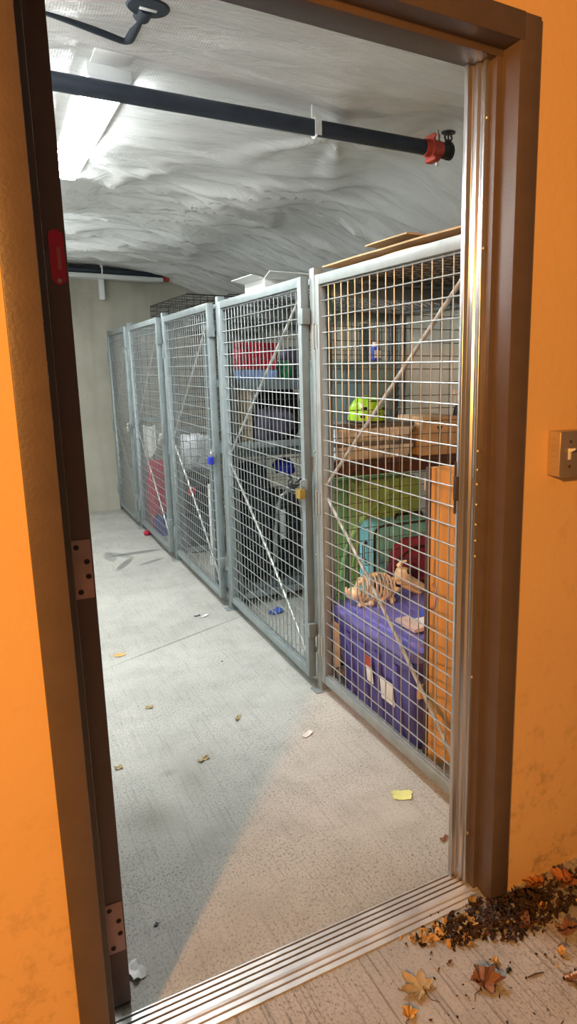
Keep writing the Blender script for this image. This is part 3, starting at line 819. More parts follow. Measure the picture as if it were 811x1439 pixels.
# ================================================================== nearest locker
# purple tote
TX0, TX1, TY0, TY1, TZ = 1.262, 1.70, 1.935, 2.575, 0.415
r = thing('storage_tote', 'large purple plastic storage tote under the toy skeleton', 'storage tote', ((TX0 + TX1) / 2, (TY0 + TY1) / 2, 0))
def tapered(b, x0, x1, y0, y1, z0, z1, t, rad=0.04, mi=0, n=6):
    """rounded-rectangle tub, narrower by t at its foot"""
    def ring(x0, x1, y0, y1, z):
        out = []
        for cx, cy, a0 in ((x1 - rad, y1 - rad, 0), (x0 + rad, y1 - rad, pi / 2), (x0 + rad, y0 + rad, pi), (x1 - rad, y0 + rad, 3 * pi / 2)):
            for k in range(n + 1):
                a = a0 + pi / 2 * k / n; out.append((cx + rad * cos(a), cy + rad * sin(a), z))
        return out
    R0 = ring(x0 + t, x1 - t, y0 + t, y1 - t, z0); R1 = ring(x0, x1, y0, y1, z1); m = len(R0)
    b.add(R0 + R1, [tuple(range(m))[::-1], tuple(range(m, 2 * m))] + [(i, (i + 1) % m, m + (i + 1) % m, m + i) for i in range(m)], mi)
b = MB(); tapered(b, TX0, TX1, TY0, TY1, 0.0, TZ - 0.045, 0.035)
for yy in (2.06, 2.20, 2.32, 2.44):                      # moulded ribs of the long side
    b.add([(TX0 + 0.035, yy - 0.022, 0.01), (TX0 + 0.035, yy + 0.022, 0.01), (TX0 + 0.004, yy + 0.022, TZ - 0.10), (TX0 + 0.004, yy - 0.022, TZ - 0.10),
           (TX0 + 0.027, yy - 0.016, 0.01), (TX0 + 0.027, yy + 0.016, 0.01), (TX0 - 0.005, yy + 0.016, TZ - 0.10), (TX0 - 0.005, yy - 0.016, TZ - 0.10)],
          [(0, 1, 2, 3), (4, 7, 6, 5), (0, 4, 5, 1), (1, 5, 6, 2), (2, 6, 7, 3), (3, 7, 4, 0)])
tapered(b, TX0 - 0.008, TX1 + 0.008, TY0 - 0.008, TY1 + 0.008, TZ - 0.085, TZ - 0.045, 0.0)
tb = b.build('tub', M_purple, r, bevel=0.003)
b = MB(); tapered(b, TX0 - 0.016, TX1 + 0.016, TY0 - 0.02, TY1 + 0.014, TZ - 0.046, TZ - 0.006, 0.004, 0.05)
tapered(b, TX0 + 0.03, TX1 - 0.03, TY0 + 0.03, TY1 - 0.03, TZ - 0.008, TZ + 0.006, -0.006, 0.05)
for k in range(7):
    x = TX0 + 0.07 + k * 0.05
    b.box((x, TY0 + 0.06, TZ + 0.0055), (x + 0.018, TY1 - 0.06, TZ + 0.009))
lab(b.build('lid', M_lid, r, bevel=0.003), 'paler violet lid')
def sticker(y0, y1, z0, z1, m, nm, extra=None):
    def P(y, z): return Vector((TX0 + 0.035 * (1 - z / (TZ - 0.045)) - 0.0085, y, z))
    q = [P(y0, z0), P(y1, z0), P(y1, z1), P(y0, z1)]; d = Vector((-0.0008, 0, 0))
    b = MB().add(q + [p + d for p in q], [(0, 1, 2, 3), (7, 6, 5, 4), (0, 4, 5, 1), (1, 5, 6, 2), (2, 6, 7, 3), (3, 7, 4, 0)])
    st = b.build(nm, m, r)
    if extra:
        m2, f0, f1 = extra
        za, zb = z0 + (z1 - z0) * f0, z0 + (z1 - z0) * f1
        q = [P(y0, za) + d * 1.5, P(y1, za) + d * 1.5, P(y1, zb) + d * 1.5, P(y0, zb) + d * 1.5]
        MB().add(q + [p + d for p in q], [(0, 1, 2, 3), (7, 6, 5, 4), (0, 4, 5, 1), (1, 5, 6, 2), (2, 6, 7, 3), (3, 7, 4, 0)]).build('red_band', m2, st)
    return st
lab(sticker(2.245, 2.295, 0.16, 0.275, M_paper, 'sticker', (M_redpaint, 0.6, 1.0)), 'white and red sticker')
lab(sticker(2.085, 2.185, 0.13, 0.225, M_paper, 'sticker'), 'white paper label')

# orange wooden board standing at the right
r = thing('wooden_panel', 'tall orange wooden furniture panel standing right of the purple tote', 'panel', (1.6, 1.86, 0))
bl = at_y(598, 660, 1.845)
b = MB().box((1.268, 1.850, 0.0), (2.00, 1.868, 1.080)); b.build('front_panel', M_wood, r, bevel=0.0015)
b = MB().box((1.261, 1.848, 0.0), (1.268, 1.872, 1.081)); lab(b.build('side_edge', M_wood_edge, r, bevel=0.001), 'dark side edge')
b = MB().box((1.31, 1.868, 0.05), (2.0, 1.888, 0.09)); b.box((1.268, 1.868, 1.0), (2.0, 1.89, 1.04)); b.box((1.985, 1.868, 0.0), (2.0, 1.888, 1.08)); b.build('back_rail', M_wood, r)
b = MB(); hz = at_y(607, 838, 1.85)
b.tube([(hz.x, 1.848, hz.z - 0.045), (hz.x - 0.002, 1.832, hz.z - 0.03), (hz.x, 1.829, hz.z), (hz.x + 0.002, 1.832, hz.z + 0.03), (hz.x, 1.848, hz.z + 0.045)], 0.0045, 8)
lab(b.build('handle', M_leafmetal, r), 'thin dull metal handle')
b = MB(); q0 = at_y(570, 985, 1.90)
b.box((1.205 + 0.040, 1.874, q0.z + 0.005), (1.300, 1.888, q0.z + 0.055)); b.build('batten', M_wood, r, bevel=0.001)
b = MB().box((at_y(640, 775, 1.84).x, 1.838, at_y(640, 775, 1.84).z), (at_y(640, 775, 1.84).x + 0.05, 1.850, at_y(640, 755, 1.84).z + 0.035)); b.build('corner_block', M_leaf_y, r, bevel=0.001)

# white post behind tote + small block
b = MB().box((1.268, 2.583, 0.10), (1.30, 2.592, 0.372)); tag(b.build('offcut', M_white, None, bevel=0.002, origin=(1.285, 2.59, 0.0)), 'white strip of wood standing between the purple tote and the partition', 'wood strip')

# toy dog skeleton on the tote
SKY = 2.46
def sk(x, y, dy=0.0): return at_y(x, y, SKY + dy)
LIDZ = TZ + 0.009
r = thing('toy_skeleton', 'bone-coloured toy dog skeleton standing on the purple tote lid', 'toy', (sk(525, 845).x, SKY, LIDZ))
sp = [sk(497, 832), sk(504, 820), sk(515, 811), sk(528, 807), sk(541, 808), sk(552, 816), sk(560, 812), sk(566, 804)]
b = MB(); b.tube(sp, [0.008, 0.009, 0.010, 0.010, 0.010, 0.010, 0.009, 0.008], 8)
for k in range(26):
    a = k / 25 * (len(sp) - 1); i = min(int(a), len(sp) - 2); p = sp[i].lerp(sp[i + 1], a - i)
    b.blob(p, (0.014, 0.018, 0.022), 0.9, nu=8, nv=6)
b.build('spine', M_bone, r)
b = MB()
for k in range(9):
    t = k / 8; x = 507 + 44 * t
    top = sk(x, 812 - 6 * sin(pi * t)); hgt = 0.075 + 0.035 * sin(pi * (0.15 + 0.8 * t)); wd = 0.034 + 0.016 * sin(pi * t)
    for sg in (-1, 1):
        pts = [top + Vector((-0.010 * q / 8, sg * wd * sin(pi * q / 8 * 0.93), -hgt * (1 - cos(pi * q / 8)) / 2)) for q in range(9)]
        b.tube(pts, 0.0038, 6)
br = [sk(508, 842), sk(530, 846), sk(550, 842)]
b.tube([Vector((p.x, SKY, p.z)) for p in br], 0.006, 8)
b.build('rib_cage', M_bone, r)
b = MB()
sc0 = sk(566, 806)
b.blob(sc0 + Vector((0.0, 0, -0.004)), (0.075, 0.07, 0.07), 0.95, 0.004, 20, 2, 24, 16)
b.tube([sk(562, 812), sk(580, 818), sk(592, 824), sk(600, 828)], [0.030, 0.022, 0.017, 0.012], 12)
skull = b.build('skull', M_bone, r)
b = MB(); 
for sg in (-1,): b.blob(sk(571, 800) + Vector((-0.002, -0.032, 0.0)), (0.028, 0.022, 0.030), 1.0, nu=14, nv=10)
lab(b.build('eye_socket', M_black, skull), 'black eye socket')
b = MB(); b.tube([sk(560, 796), sk(563, 789) + Vector((0, -0.01, 0)), sk(569, 787) + Vector((0, -0.015, 0))], [0.012, 0.009, 0.004], 8); b.build('ear', M_bone, skull)
b = MB(); b.tube([sk(566, 822), sk(582, 830), sk(598, 836)], [0.012, 0.010, 0.007], 10); b.build('jaw', M_bone, skull)
def leg(pts, rr, name='leg'):
    b = MB(); b.tube(pts, rr, 8)
    for p, q in zip(pts, rr if isinstance(rr, list) else [rr] * len(pts)): b.blob(p, (q * 3, q * 3, q * 3), 1, nu=10, nv=8)
    b.build(name, M_bone, r)
dn = lambda p: Vector((p.x, p.y, LIDZ + 0.010))
hip = sp[0] + Vector((0.008, 0, 0.0)); shd = sp[5] + Vector((0, 0, -0.03))
leg([hip + Vector((0, -0.03, 0)), sk(509, 850, -0.03), dn(sk(506, 862, -0.04)), dn(sk(522, 866, -0.05))], [0.008, 0.007, 0.006, 0.009])
leg([hip + Vector((0, 0.03, 0)), hip + Vector((0.05, 0.05, -0.03)), dn(hip + Vector((0.03, 0.05, 0))), dn(hip + Vector((0.07, 0.05, 0)))], [0.008, 0.007, 0.006, 0.009])
leg([shd + Vector((0, -0.03, 0)), sk(537, 843, -0.04), sk(546, 858, -0.05), dn(sk(552, 862, -0.05))], [0.008, 0.007, 0.006, 0.009])
leg([shd + Vector((0, 0.03, 0)), shd + Vector((-0.02, 0.05, -0.04)), dn(shd + Vector((0.02, 0.05, 0))), dn(shd + Vector((0.06, 0.05, 0)))], [0.008, 0.007, 0.006, 0.009])
b = MB(); b.blob(sp[0] + Vector((0, 0, -0.008)), (0.05, 0.075, 0.055), 0.9, 0.006, 30, 4, 20, 14); b.build('pelvis', M_bone, r)
b = MB(); b.tube([sp[0], sk(491, 836), sk(487, 832), sk(486, 826)], [0.010, 0.012, 0.010, 0.006], 8); b.build('tail', M_bone, r)

# cloths on the tote
def cloth(name, label, m, x0, x1, y0, y1, z, th, amp, seed, group=None):
    b = warped_sheet(x0, x1, y0, y1, z, th, amp, seed, 24, 24)
    o = b.build(name, m, origin=((x0 + x1) / 2, (y0 + y1) / 2, z)); tag(o, label, 'cloth', group); return o
cloth('folded_cloth', 'folded white cloth lying on the purple lid beside the wooden panel', M_towelw, 1.40, 1.62, 2.02, 2.15, LIDZ + 0.001, 0.012, 0.008, 1.0)
cloth('folded_cloth', 'blue folded cloth on the purple lid behind the white cloth', M_towelb, 1.47, 1.66, 2.155, 2.215, LIDZ + 0.001, 0.014, 0.012, 2.0)
cloth('folded_cloth', 'pale pink folded cloth on the purple lid nearest the front', M_clothpink, 1.34, 1.395, 2.05, 2.19, LIDZ + 0.001, 0.014, 0.008, 3.0)

# ================================================================== dark brown shelving behind the first partition
SY0, SY1 = 2.655, 2.93
r = thing('shelving_unit', 'dark brown wooden shelving unit behind the first mesh partition', 'shelf', (1.8, 2.85, 0))
b = MB()
def up(name, x0, x1, y0, y1, z1): MB().box((x0, y0, 0), (x1, y1, z1)).build(name, M_bookcase, r, bevel=0.002)
up('upright', 1.262, 1.312, SY0, SY0 + 0.045, 1.715); up('upright', 2.33, 2.38, SY0, SY0 + 0.045, 1.715)
up('upright', 1.365, 1.41, SY1 - 0.04, SY1, 1.715); up('upright', 2.33, 2.38, SY1 - 0.045, SY1, 1.715)
SZ = at_y(470, 650, SY0).z
b = MB().box((1.312, SY0, SZ - 0.066), (2.33, SY1 - 0.04, SZ)); b.build('shelf_board', M_bookcase, r, bevel=0.002)
b = MB().box((1.312, SY0 + 0.01, 0.06), (2.33, SY1 - 0.04, 0.08)); b.build('shelf_board', M_bookcase, r, bevel=0.002)

# green tote standing on end
GY = 2.85
r = thing('green_tote', 'green plastic tote standing on end behind the turquoise suitcase', 'storage tote', (1.62, GY + 0.08, 0.081))
gt = at_y(470, 676, GY).z; gx1 = at_y(590, 670, GY).x
b = MB(); gx0 = 1.40
def ring_rect(x0, x1, z0, z1, rad, n=6):
    out = []
    for cx, cz, a0 in ((x1 - rad, z1 - rad, 0), (x0 + rad, z1 - rad, pi / 2), (x0 + rad, z0 + rad, pi), (x1 - rad, z0 + rad, 3 * pi / 2)):
        for k in range(n + 1): a = a0 + pi / 2 * k / n; out.append((cx + rad * cos(a), cz + rad * sin(a)))
    return out
b.prism(ring_rect(gx0, gx1, 0.081, gt, 0.05), lambda u, v, h: (u, h, v), GY, GY + 0.14)
b.build('tub', M_green, r, bevel=0.010)
acx, acz = at_y(575, 760, GY).x, at_y(575, 800, GY).z
for k, (rad, t) in enumerate(((at_y(575, 690, GY).z - acz - 0.0, 0.012), (at_y(575, 705, GY).z - acz, 0.008))):
    pts = [(acx + rad * 0.95 * cos(pi * q / 24), GY - 0.002, acz + rad * sin(pi * q / 24)) for q in range(6 if False else 0, 25)]
    pts = [p for p in pts if p[0] < gx1 - 0.02]
    MB().tube(pts, t, 8).build('moulded_arc', M_green, r)
# turquoise suitcase
CY0 = 2.70
cx0, cz1 = at_y(523, 737, CY0).x, at_y(524, 737, CY0).z
r = thing('suitcase', 'turquoise hard-shell suitcase standing behind the maroon backpack', 'suitcase', (cx0 + 0.22, CY0 + 0.06, 0.081))
b = MB(); b.prism(ring_rect(cx0, cx0 + 0.46, 0.10, cz1, 0.05), lambda u, v, h: (u, h, v), CY0, CY0 + 0.13); b.build('shell', M_teal, r, bevel=0.014, seg=3)
b = MB(); pts = [(u, CY0 + 0.004, v) for u, v in ring_rect(cx0 + 0.014, cx0 + 0.446, 0.115, cz1 - 0.014, 0.045)]
b.tube(pts, 0.007, 8, closed=True); lab(b.build('zip', M_black, r), 'dark zip piping')
b = MB()
for k in range(1, 5): b.box((cx0 + 0.46 * k / 5 - 0.012, CY0 - 0.003, 0.16), (cx0 + 0.46 * k / 5 + 0.012, CY0 + 0.01, cz1 - 0.07))
b.build('shell_rib', M_teal, r, bevel=0.003)
b = MB().tube([(cx0 + 0.15, CY0 + 0.05, cz1 - 0.004), (cx0 + 0.16, CY0 + 0.05, cz1 + 0.02), (cx0 + 0.30, CY0 + 0.05, cz1 + 0.02), (cx0 + 0.31, CY0 + 0.05, cz1 - 0.004)], 0.008, 8); b.build('handle', M_black, r)
b = MB().tube([(cx0 - 0.002, CY0 + 0.05, cz1 - 0.19), (cx0 - 0.018, CY0 + 0.05, cz1 - 0.17), (cx0 - 0.018, CY0 + 0.05, cz1 - 0.11), (cx0 - 0.002, CY0 + 0.05, cz1 - 0.09)], 0.007, 8); b.build('handle', M_black, r)
for xx in (cx0 + 0.06, cx0 + 0.40): MB().lathe([(0.02, -0.012), (0.02, 0.012)], (xx, CY0 + 0.06, 0.1005), 'X', 16).build('wheel', M_black, r)
# maroon backpack
b0 = at_y(575, 757, 2.66); bx0 = at_y(545, 800, 2.66).x
r = thing('backpack', 'maroon fabric backpack in front of the turquoise suitcase', 'bag', (bx0 + 0.16, 2.668, 0.081))
b = MB().blob((bx0 + 0.165, 2.668, (0.081 + b0.z) / 2), (0.33, 0.058, b0.z - 0.081), 0.55, 0.008, 9, 3, 48, 32); b.build('bag_body', M_maroon, r)
b = MB().blob((bx0 + 0.165, 2.640, 0.27), (0.24, 0.014, 0.26), 0.5, 0.003, 14, 6, 36, 24); b.build('front_pocket', M_maroon, r)
b = MB().tube([(bx0 + 0.01, 2.637, b0.z - 0.17)] + [(bx0 + 0.165 - 0.15 * cos(pi * k / 12), 2.637, b0.z - 0.17 + 0.13 * sin(pi * k / 12)) for k in range(1, 12)] + [(bx0 + 0.32, 2.637, b0.z - 0.17)], 0.004, 6); b.build('zip', M_black, r)

# on the shelf: two shallow clear tubs
ty0, ty1 = 2.67, 2.885
tx0, tx1 = 1.335, at_y(586, 640, ty0).x
zt = SZ
def tub(name, label, x0, x1, y0, y1, z0, h, m, mlid, group, seed, fill=None):
    r = thing(name, label, 'storage box', ((x0 + x1) / 2, (y0 + y1) / 2, z0), group=group)
    b = MB(); t = 0.02; w_ = 0.003
    tapered(b, x0 + 0.01, x1 - 0.01, y0 + 0.01, y1 - 0.01, z0, z0 + h - 0.018, t * 0.6, 0.025)
    tapered(b, x0 + 0.004, x1 - 0.004, y0 + 0.004, y1 - 0.004, z0 + h - 0.034, z0 + h - 0.018, 0, 0.03)
    b.build('tub', m, r, bevel=0.002)
    if fill:
        b = MB().blob(((x0 + x1) / 2, (y0 + y1) / 2, z0 + h * 0.45), (x1 - x0 - 0.08, y1 - y0 - 0.08, h * 0.7), 0.35, 0.006, 12, seed); b.build('contents', fill, r)
    b = MB(); tapered(b, x0, x1, y0, y1, z0 + h - 0.018, z0 + h, 0.0, 0.032); b.build('lid', mlid, r, bevel=0.003)
    return r
h1 = (at_y(470, 624, ty0).z - SZ); h2 = (at_y(470, 598, ty0).z - SZ) - h1
tub('clear_tub', 'lower of two stacked clear plastic tubs on the brown shelf', tx0, tx1, ty0, ty1, SZ, h1, M_clear, M_lidgrey, 'clear tubs on the brown shelf', 1, M_towelw)
tub('clear_tub', 'upper clear plastic tub on the brown shelf, under the lime helmet', tx0, tx1, ty0, ty1, SZ + h1, h2, M_clear, M_lidgrey, 'clear tubs on the brown shelf', 2, M_towelw)
ZS2 = SZ + h1 + h2
# lime helmet
hc = at_y(515, 578, 2.78)
r = thing('bike_helmet', 'lime green helmet with dark vents on the stacked clear tubs', 'helmet', (hc.x, 2.78, ZS2))
b = MB(); hw, hh = 0.165, at_y(515, 556, 2.78).z - ZS2
nu, nv = 36, 14
for i in range(nv + 1):
    a = pi / 2 * i / nv
    for j in range(nu):
        q = 2 * pi * j / nu
        rr = cos(a * 0.999) ** 0.75
        b.v.append(Vector((hc.x + hw / 2 * rr * cos(q), 2.78 + 0.10 * rr * sin(q), ZS2 + 0.004 + (hh - 0.004) * sin(a))))
for i in range(nv):
    for j in range(nu):
        j2 = (j + 1) % nu; b.f.append([i * nu + j, i * nu + j2, (i + 1) * nu + j2, (i + 1) * nu + j]); b.mi.append(0)
b.f.append(list(range(nu))[::-1]); b.mi.append(0)
b.build('helmet_shell', M_lime, r)
b = MB()
for (u, v, lx, rz_) in ((-0.045, 0.55, 0.04, 0.3), (0.0, 0.78, 0.05, 0.1), (0.045, 0.52, 0.045, -0.4), (-0.005, 0.36, 0.05, 0.2), (0.05, 0.25, 0.04, -0.2), (-0.055, 0.25, 0.035, 0.25)):
    yy = 2.78 - 0.10 * math.sqrt(max(0.02, 1 - (u / (hw / 2)) ** 2)) * math.sqrt(max(0.02, 1 - v ** 2.2)) * 0.97
    b.blob((hc.x + u, yy, ZS2 + hh * v), (lx, 0.014, 0.014), 1.0, nu=14, nv=8)
lab(b.build('vent', M_black, r), 'black vents')
b = MB().tube([(hc.x + (hw / 2 + 0.001) * cos(2 * pi * k / 30), 2.78 + 0.101 * sin(2 * pi * k / 30), ZS2 + 0.006) for k in range(30)], 0.005, 6, closed=True); b.build('rim', M_black, r)
# smoky tall tub behind on the shelf
vy = 2.995
va, vb = at_y(467, 507, vy), at_y(556, 507, vy)
# teal bin stands in the locker behind the shelving
ty = 3.10
tA, tB = at_y(467, 507, ty), at_y(556, 507, ty)
r = thing('stacked_bin', 'tall smoky teal plastic bin rising behind the lime helmet', 'storage bin', ((tA.x + tB.x) / 2, ty + 0.14, 0))
b = MB(); tapered(b, tA.x - 0.03, tB.x, ty, ty + 0.28, 0.0, tA.z - 0.02, 0.02, 0.03); b.build('tub', M_clear_teal, r, bevel=0.003)
b = MB(); tapered(b, tA.x - 0.04, tB.x + 0.008, ty - 0.008, ty + 0.288, tA.z - 0.02, tA.z, 0.0, 0.035); b.build('lid', M_clear_teal, r, bevel=0.003)
pk = at_y(530, 505, ty + 0.06)
r = thing('detergent_pack', 'small blue and white pack standing on the smoky teal bin', 'pack', (pk.x, ty + 0.08, tA.z))
pw, ph = 0.034, at_y(530, 484, ty + 0.06).z - tA.z
b = MB().blob((pk.x, ty + 0.08, tA.z + ph * 0.45), (pw * 1.5, 0.05, ph * 0.9), 0.45, 0.002, 20, 1, 24, 16); b.build('bottle', M_towelb, r)
b = MB().lathe([(0.014, 0), (0.014, 0.022), (0.010, 0.026)], (pk.x, ty + 0.08, tA.z + ph * 0.88), 'Z', 16); b.build('cap', M_white, r)
b = MB().box((pk.x - 0.018, ty + 0.0525, tA.z + ph * 0.2), (pk.x + 0.018, ty + 0.056, tA.z + ph * 0.65)); b.build('pack_label', M_white, r)
# cardboard box on the shelf
ka, kb = at_y(594, 644, 2.665), at_y(643, 590, 2.665)
kz = at_y(594, 586, 2.665).z
r = thing('cardboard_box', 'closed cardboard box with a dark triangle on the brown shelf', 'box', ((ka.x + kb.x) / 2, 2.81, SZ))
b = MB().box((ka.x, 2.668, SZ), (kb.x, 2.885, kz)); b.build('box_body', M_card, r, bevel=0.0015)
tri = at_y(618, 602, 2.668)
b = MB().prism([(tri.x - 0.018, tri.z + 0.010), (tri.x + 0.018, tri.z + 0.010), (tri.x, tri.z - 0.016)], lambda u, v, h: (u, h, v), 2.6685, 2.6674); b.build('triangle_hole', M_black, r)
b = MB().box((ka.x, 2.772, kz - 0.001), (kb.x, 2.782, kz + 0.0004)); b.build('tape_seam', M_card_old, r)
# black spray bottle right of it
sx = at_y(651, 600, 2.70).x
zt1 = at_y(641, 546, 2.70).z
r = thing('spray_bottle', 'black spray bottle with a white nozzle right of the cardboard box', 'bottle', (sx, 2.72, SZ))
b = MB().lathe([(0.040, 0), (0.042, 0.01), (0.042, (zt1 - SZ) * 0.55), (0.034, (zt1 - SZ) * 0.7), (0.016, (zt1 - SZ) * 0.8), (0.015, (zt1 - SZ) * 0.86)], (sx, 2.72, SZ), 'Z', 24); b.build('bottle', M_black, r)
b = MB().box((sx - 0.05, 2.708, zt1 - 0.035), (sx + 0.02, 2.732, zt1 - 0.008)); b.box((sx - 0.012, 2.71, zt1 - (zt1 - SZ) * 0.15), (sx + 0.012, 2.73, zt1 - 0.03)); b.tube([(sx - 0.03, 2.72, zt1 - 0.035), (sx - 0.036, 2.72, zt1 - 0.075)], 0.004, 6)
lab(b.build('nozzle', M_white, r, bevel=0.002), 'white nozzle')

# ================================================================== steel shelving behind the second partition
QY0, QY1 = 3.885, 4.30
r = thing('steel_shelving', 'grey steel shelving behind the second mesh partition', 'shelf', (1.8, 4.1, 0))
qx0 = at_y(322, 620, QY0).x; qx1 = 2.38
zq = [0.10, at_y(335, 631, QY0).z, at_y(340, 535, QY0).z]
for x in (qx0, qx1 - 0.04):
    for y in (QY0, QY1 - 0.04):
        MB().box((x, y, 0), (x + 0.04, y + 0.04, 1.70)).build('upright', M_shelfgrey, r, bevel=0.002)
for z in zq:
    b = MB().box((qx0 + 0.04, QY0 + 0.002, z - 0.05), (qx1 - 0.04, QY0 + 0.02, z + 0.008)); b.box((qx0 + 0.04, QY1 - 0.02, z - 0.05), (qx1 - 0.04, QY1 - 0.002, z + 0.008)); b.box((qx0 + 0.005, QY0 + 0.042, z - 0.04), (qx0 + 0.02, QY1 - 0.042, z)); b.box((qx1 - 0.02, QY0 + 0.042, z - 0.04), (qx1 - 0.005, QY1 - 0.042, z))
    b.box((qx0 + 0.02, QY0 + 0.02, z - 0.015), (qx1 - 0.02, QY1 - 0.02, z))
    b.build('shelf_board', M_shelfgrey, r, bevel=0.001)
def qp(x, y, dy=0.02): return at_y(x, y, QY0 + dy)
# red crate on the top shelf
ra, rb = qp(330, 520, 0.03), qp(392, 482, 0.03)
ra.x += 0.035
zc_ = ra.z + 0.002
r = thing('red_crate', 'bright red plastic crate on the steel shelving behind the second door', 'crate', ((ra.x + rb.x) / 2, QY0 + 0.2, zc_))
b = MB(); z1 = rb.z; zm = zq[2] + 0.035
tapered(b, ra.x, rb.x, QY0 + 0.03, QY0 + 0.19, zc_ + 0.0005, z1 - 0.03, 0.012, 0.02); tapered(b, ra.x - 0.008, rb.x + 0.008, QY0 + 0.022, QY0 + 0.198, z1 - 0.03, z1, 0, 0.025)
b.build('tub', M_redbin, r, bevel=0.003)
b = MB()
for k in range(7):
    x = ra.x + 0.03 + k * (rb.x - ra.x - 0.06) / 6; b.box((x - 0.006, QY0 + 0.026, zc_ + 0.03), (x + 0.006, QY0 + 0.04, z1 - 0.04))
b.build('side_rib', M_redbin, r, bevel=0.001)
def lump(name, label, cat, m, px0, py0, px1, py1, dy, depth, zbase, e=0.6, amp=0.02, fr=8, seed=1, group=None, part=None):
    a, c = qp(px0, py1, dy), qp(px1, py0, dy)
    z1 = c.z; cx, cz = (a.x + c.x) / 2, (zbase + z1) / 2
    b = MB().blob((cx, QY0 + dy + depth / 2, cz), (c.x - a.x, depth, max(0.03, z1 - zbase)), e, amp, fr, seed, 44, 26)
    zmin = min(p.z for p in b.v)
    for p in b.v: p.z += zbase + 0.0006 - zmin
    o = b.build(name, m, origin=(cx, QY0 + dy + depth / 2, zbase)); tag(o, label, cat, group); return o
b = warped_sheet(ra.x - 0.005, rb.x - 0.02, QY0 + 0.022, QY0 + 0.20, zq[2] + 0.0005, zc_ - zq[2] - 0.007, 0.006, 2.0)
tag(b.build('folded_blanket', M_paleblue, origin=((ra.x + rb.x) / 2, QY0 + 0.18, zq[2])), 'pale blue folded blanket under the red crate', 'blanket')
lump('grey_pouch', 'grey pouch on the steel shelf behind the green plastic bag', 'bag', M_greycloth, 400, 490, 428, 528, 0.27, 0.12, zq[2], 0.5, 0.01, 10, 15)
lump('plastic_bag', 'green plastic bag on the steel shelf right of the red crate', 'bag', M_greenbag, 396, 508, 418, 528, 0.05, 0.2, zq[2], 0.8, 0.018, 14, 4)
# middle level
ca, cb = qp(332, 600, 0.03), qp(353, 540, 0.03)
r = thing('cardboard_box', 'tan cardboard box on the middle steel shelf below the red crate', 'box', ((ca.x + cb.x) / 2, QY0 + 0.15, zq[1]))
b = MB().box((ca.x, QY0 + 0.03, zq[1] + 0.0085), (cb.x, QY0 + 0.30, cb.z)); b.build('box_body', M_card, r, bevel=0.002)
b = MB().box(((ca.x + cb.x) / 2 - 0.025, QY0 + 0.029, zq[1] + 0.06), ((ca.x + cb.x) / 2 + 0.025, QY0 + 0.0302, cb.z - 0.04)); b.build('box_tape', M_card_old, r)
lump('clothes_pile', 'heap of grey and purple clothes on the middle steel shelf', 'clothes', M_greycloth, 356, 580, 418, 626, 0.04, 0.26, zq[1] + 0.008, 0.7, 0.05, 6, 7)
lump('duffel_bag', 'black duffel bag behind the heap of clothes on the steel shelving', 'bag', M_blackcloth, 362, 545, 425, 600, 0.31, 0.09, zq[1], 0.6, 0.012, 8, 9)
# lower level
lump('blue_bag', 'blue fabric bag hanging high below the middle steel shelf', 'bag', M_blue, 392, 646, 417, 668, 0.05, 0.12, qp(392, 670, 0.05).z, 0.7, 0.015, 14, 5)
lump('black_backpack', 'black backpack with grey straps low on the steel shelving', 'bag', M_blackcloth, 388, 692, 428, 800, 0.03, 0.28, zq[0] + 0.008, 0.5, 0.02, 7, 11)
lump('luggage', 'dark upright bag left of the black backpack on the low steel shelf', 'bag', M_blackcloth, 334, 652, 384, 800, 0.05, 0.28, zq[0] + 0.008, 0.45, 0.018, 6, 13)
r = thing('bent_tube', 'bent white tube leaning against the black backpack', 'tube', (qp(386, 760, 0.0).x, QY0 - 0.03, 0))
pts = [qp(x, y, -0.012) for x, y in ((424, 688), (404, 690), (395, 697), (391, 712), (388, 740), (386, 790))]
MB().tube(pts, 0.011, 10).build('tube', M_gal, r)
b = MB(); pa = qp(397, 716, -0.014); pb = qp(399, 757, -0.014); b.box((pa.x - 0.018, QY0 - 0.018, pb.z), (pa.x + 0.018, QY0 - 0.008, pa.z)); b.build('strap', M_whitebag, r, bevel=0.001)
pts = [at_y(390 + 5 * cos(k) * (1 if k % 2 else -0.6), 862 + 4 * sin(k * 1.7), 3.3) for k in range(7)]
g = at_z(388, 862)
b = MB().blob((g.x, g.y, 0.012), (0.09, 0.06, 0.023), 1.0, 0.012, 26, 3, 24, 14)
for p in b.v: p.z = max(p.z, 0.0005)
tag(b.build('wrapper', M_towelb, origin=(g.x, g.y, 0)), 'crumpled blue wrapper on the floor of the second locker', 'wrapper')

# ================================================================== middle door: behind the third partition
VY = 5.14
def vp(x, y, dy=0.02): return at_y(x, y, VY + dy)
a, c = vp(290, 790, 0.06), vp(296, 722, 0.06)
bx0, bx1 = vp(262, 722, 0.06).x, vp(300, 722, 0.06).x
r = thing('slate_bin', 'slate grey plastic bin on the floor below the white bin bag', 'storage bin', ((bx0 + bx1) / 2, VY + 0.25, 0))
b = MB(); tapered(b, bx0, bx1, VY + 0.06, VY + 0.5, 0.0, c.z, 0.03, 0.04); tapered(b, bx0 - 0.01, bx1 + 0.01, VY + 0.05, VY + 0.51, c.z - 0.03, c.z, 0, 0.045); b.build('tub', M_darkbin, r, bevel=0.003)
b = MB(); tapered(b, bx0 - 0.014, bx1 + 0.014, VY + 0.046, VY + 0.514, c.z + 0.0005, c.z + 0.02, 0.0, 0.05); b.build('lid', M_black, r, bevel=0.003)
zb = c.z + 0.0205
zb2 = vp(270, 672, 0.06).z
r = thing('black_case', 'black case between the slate bin and the white bin bag', 'case', ((bx0 + bx1) / 2, VY + 0.25, zb))
b = MB(); tapered(b, bx0 + 0.02, bx1 - 0.01, VY + 0.07, VY + 0.46, zb, zb2, 0.0, 0.03); b.build('case_body', M_blackcloth, r, bevel=0.008)
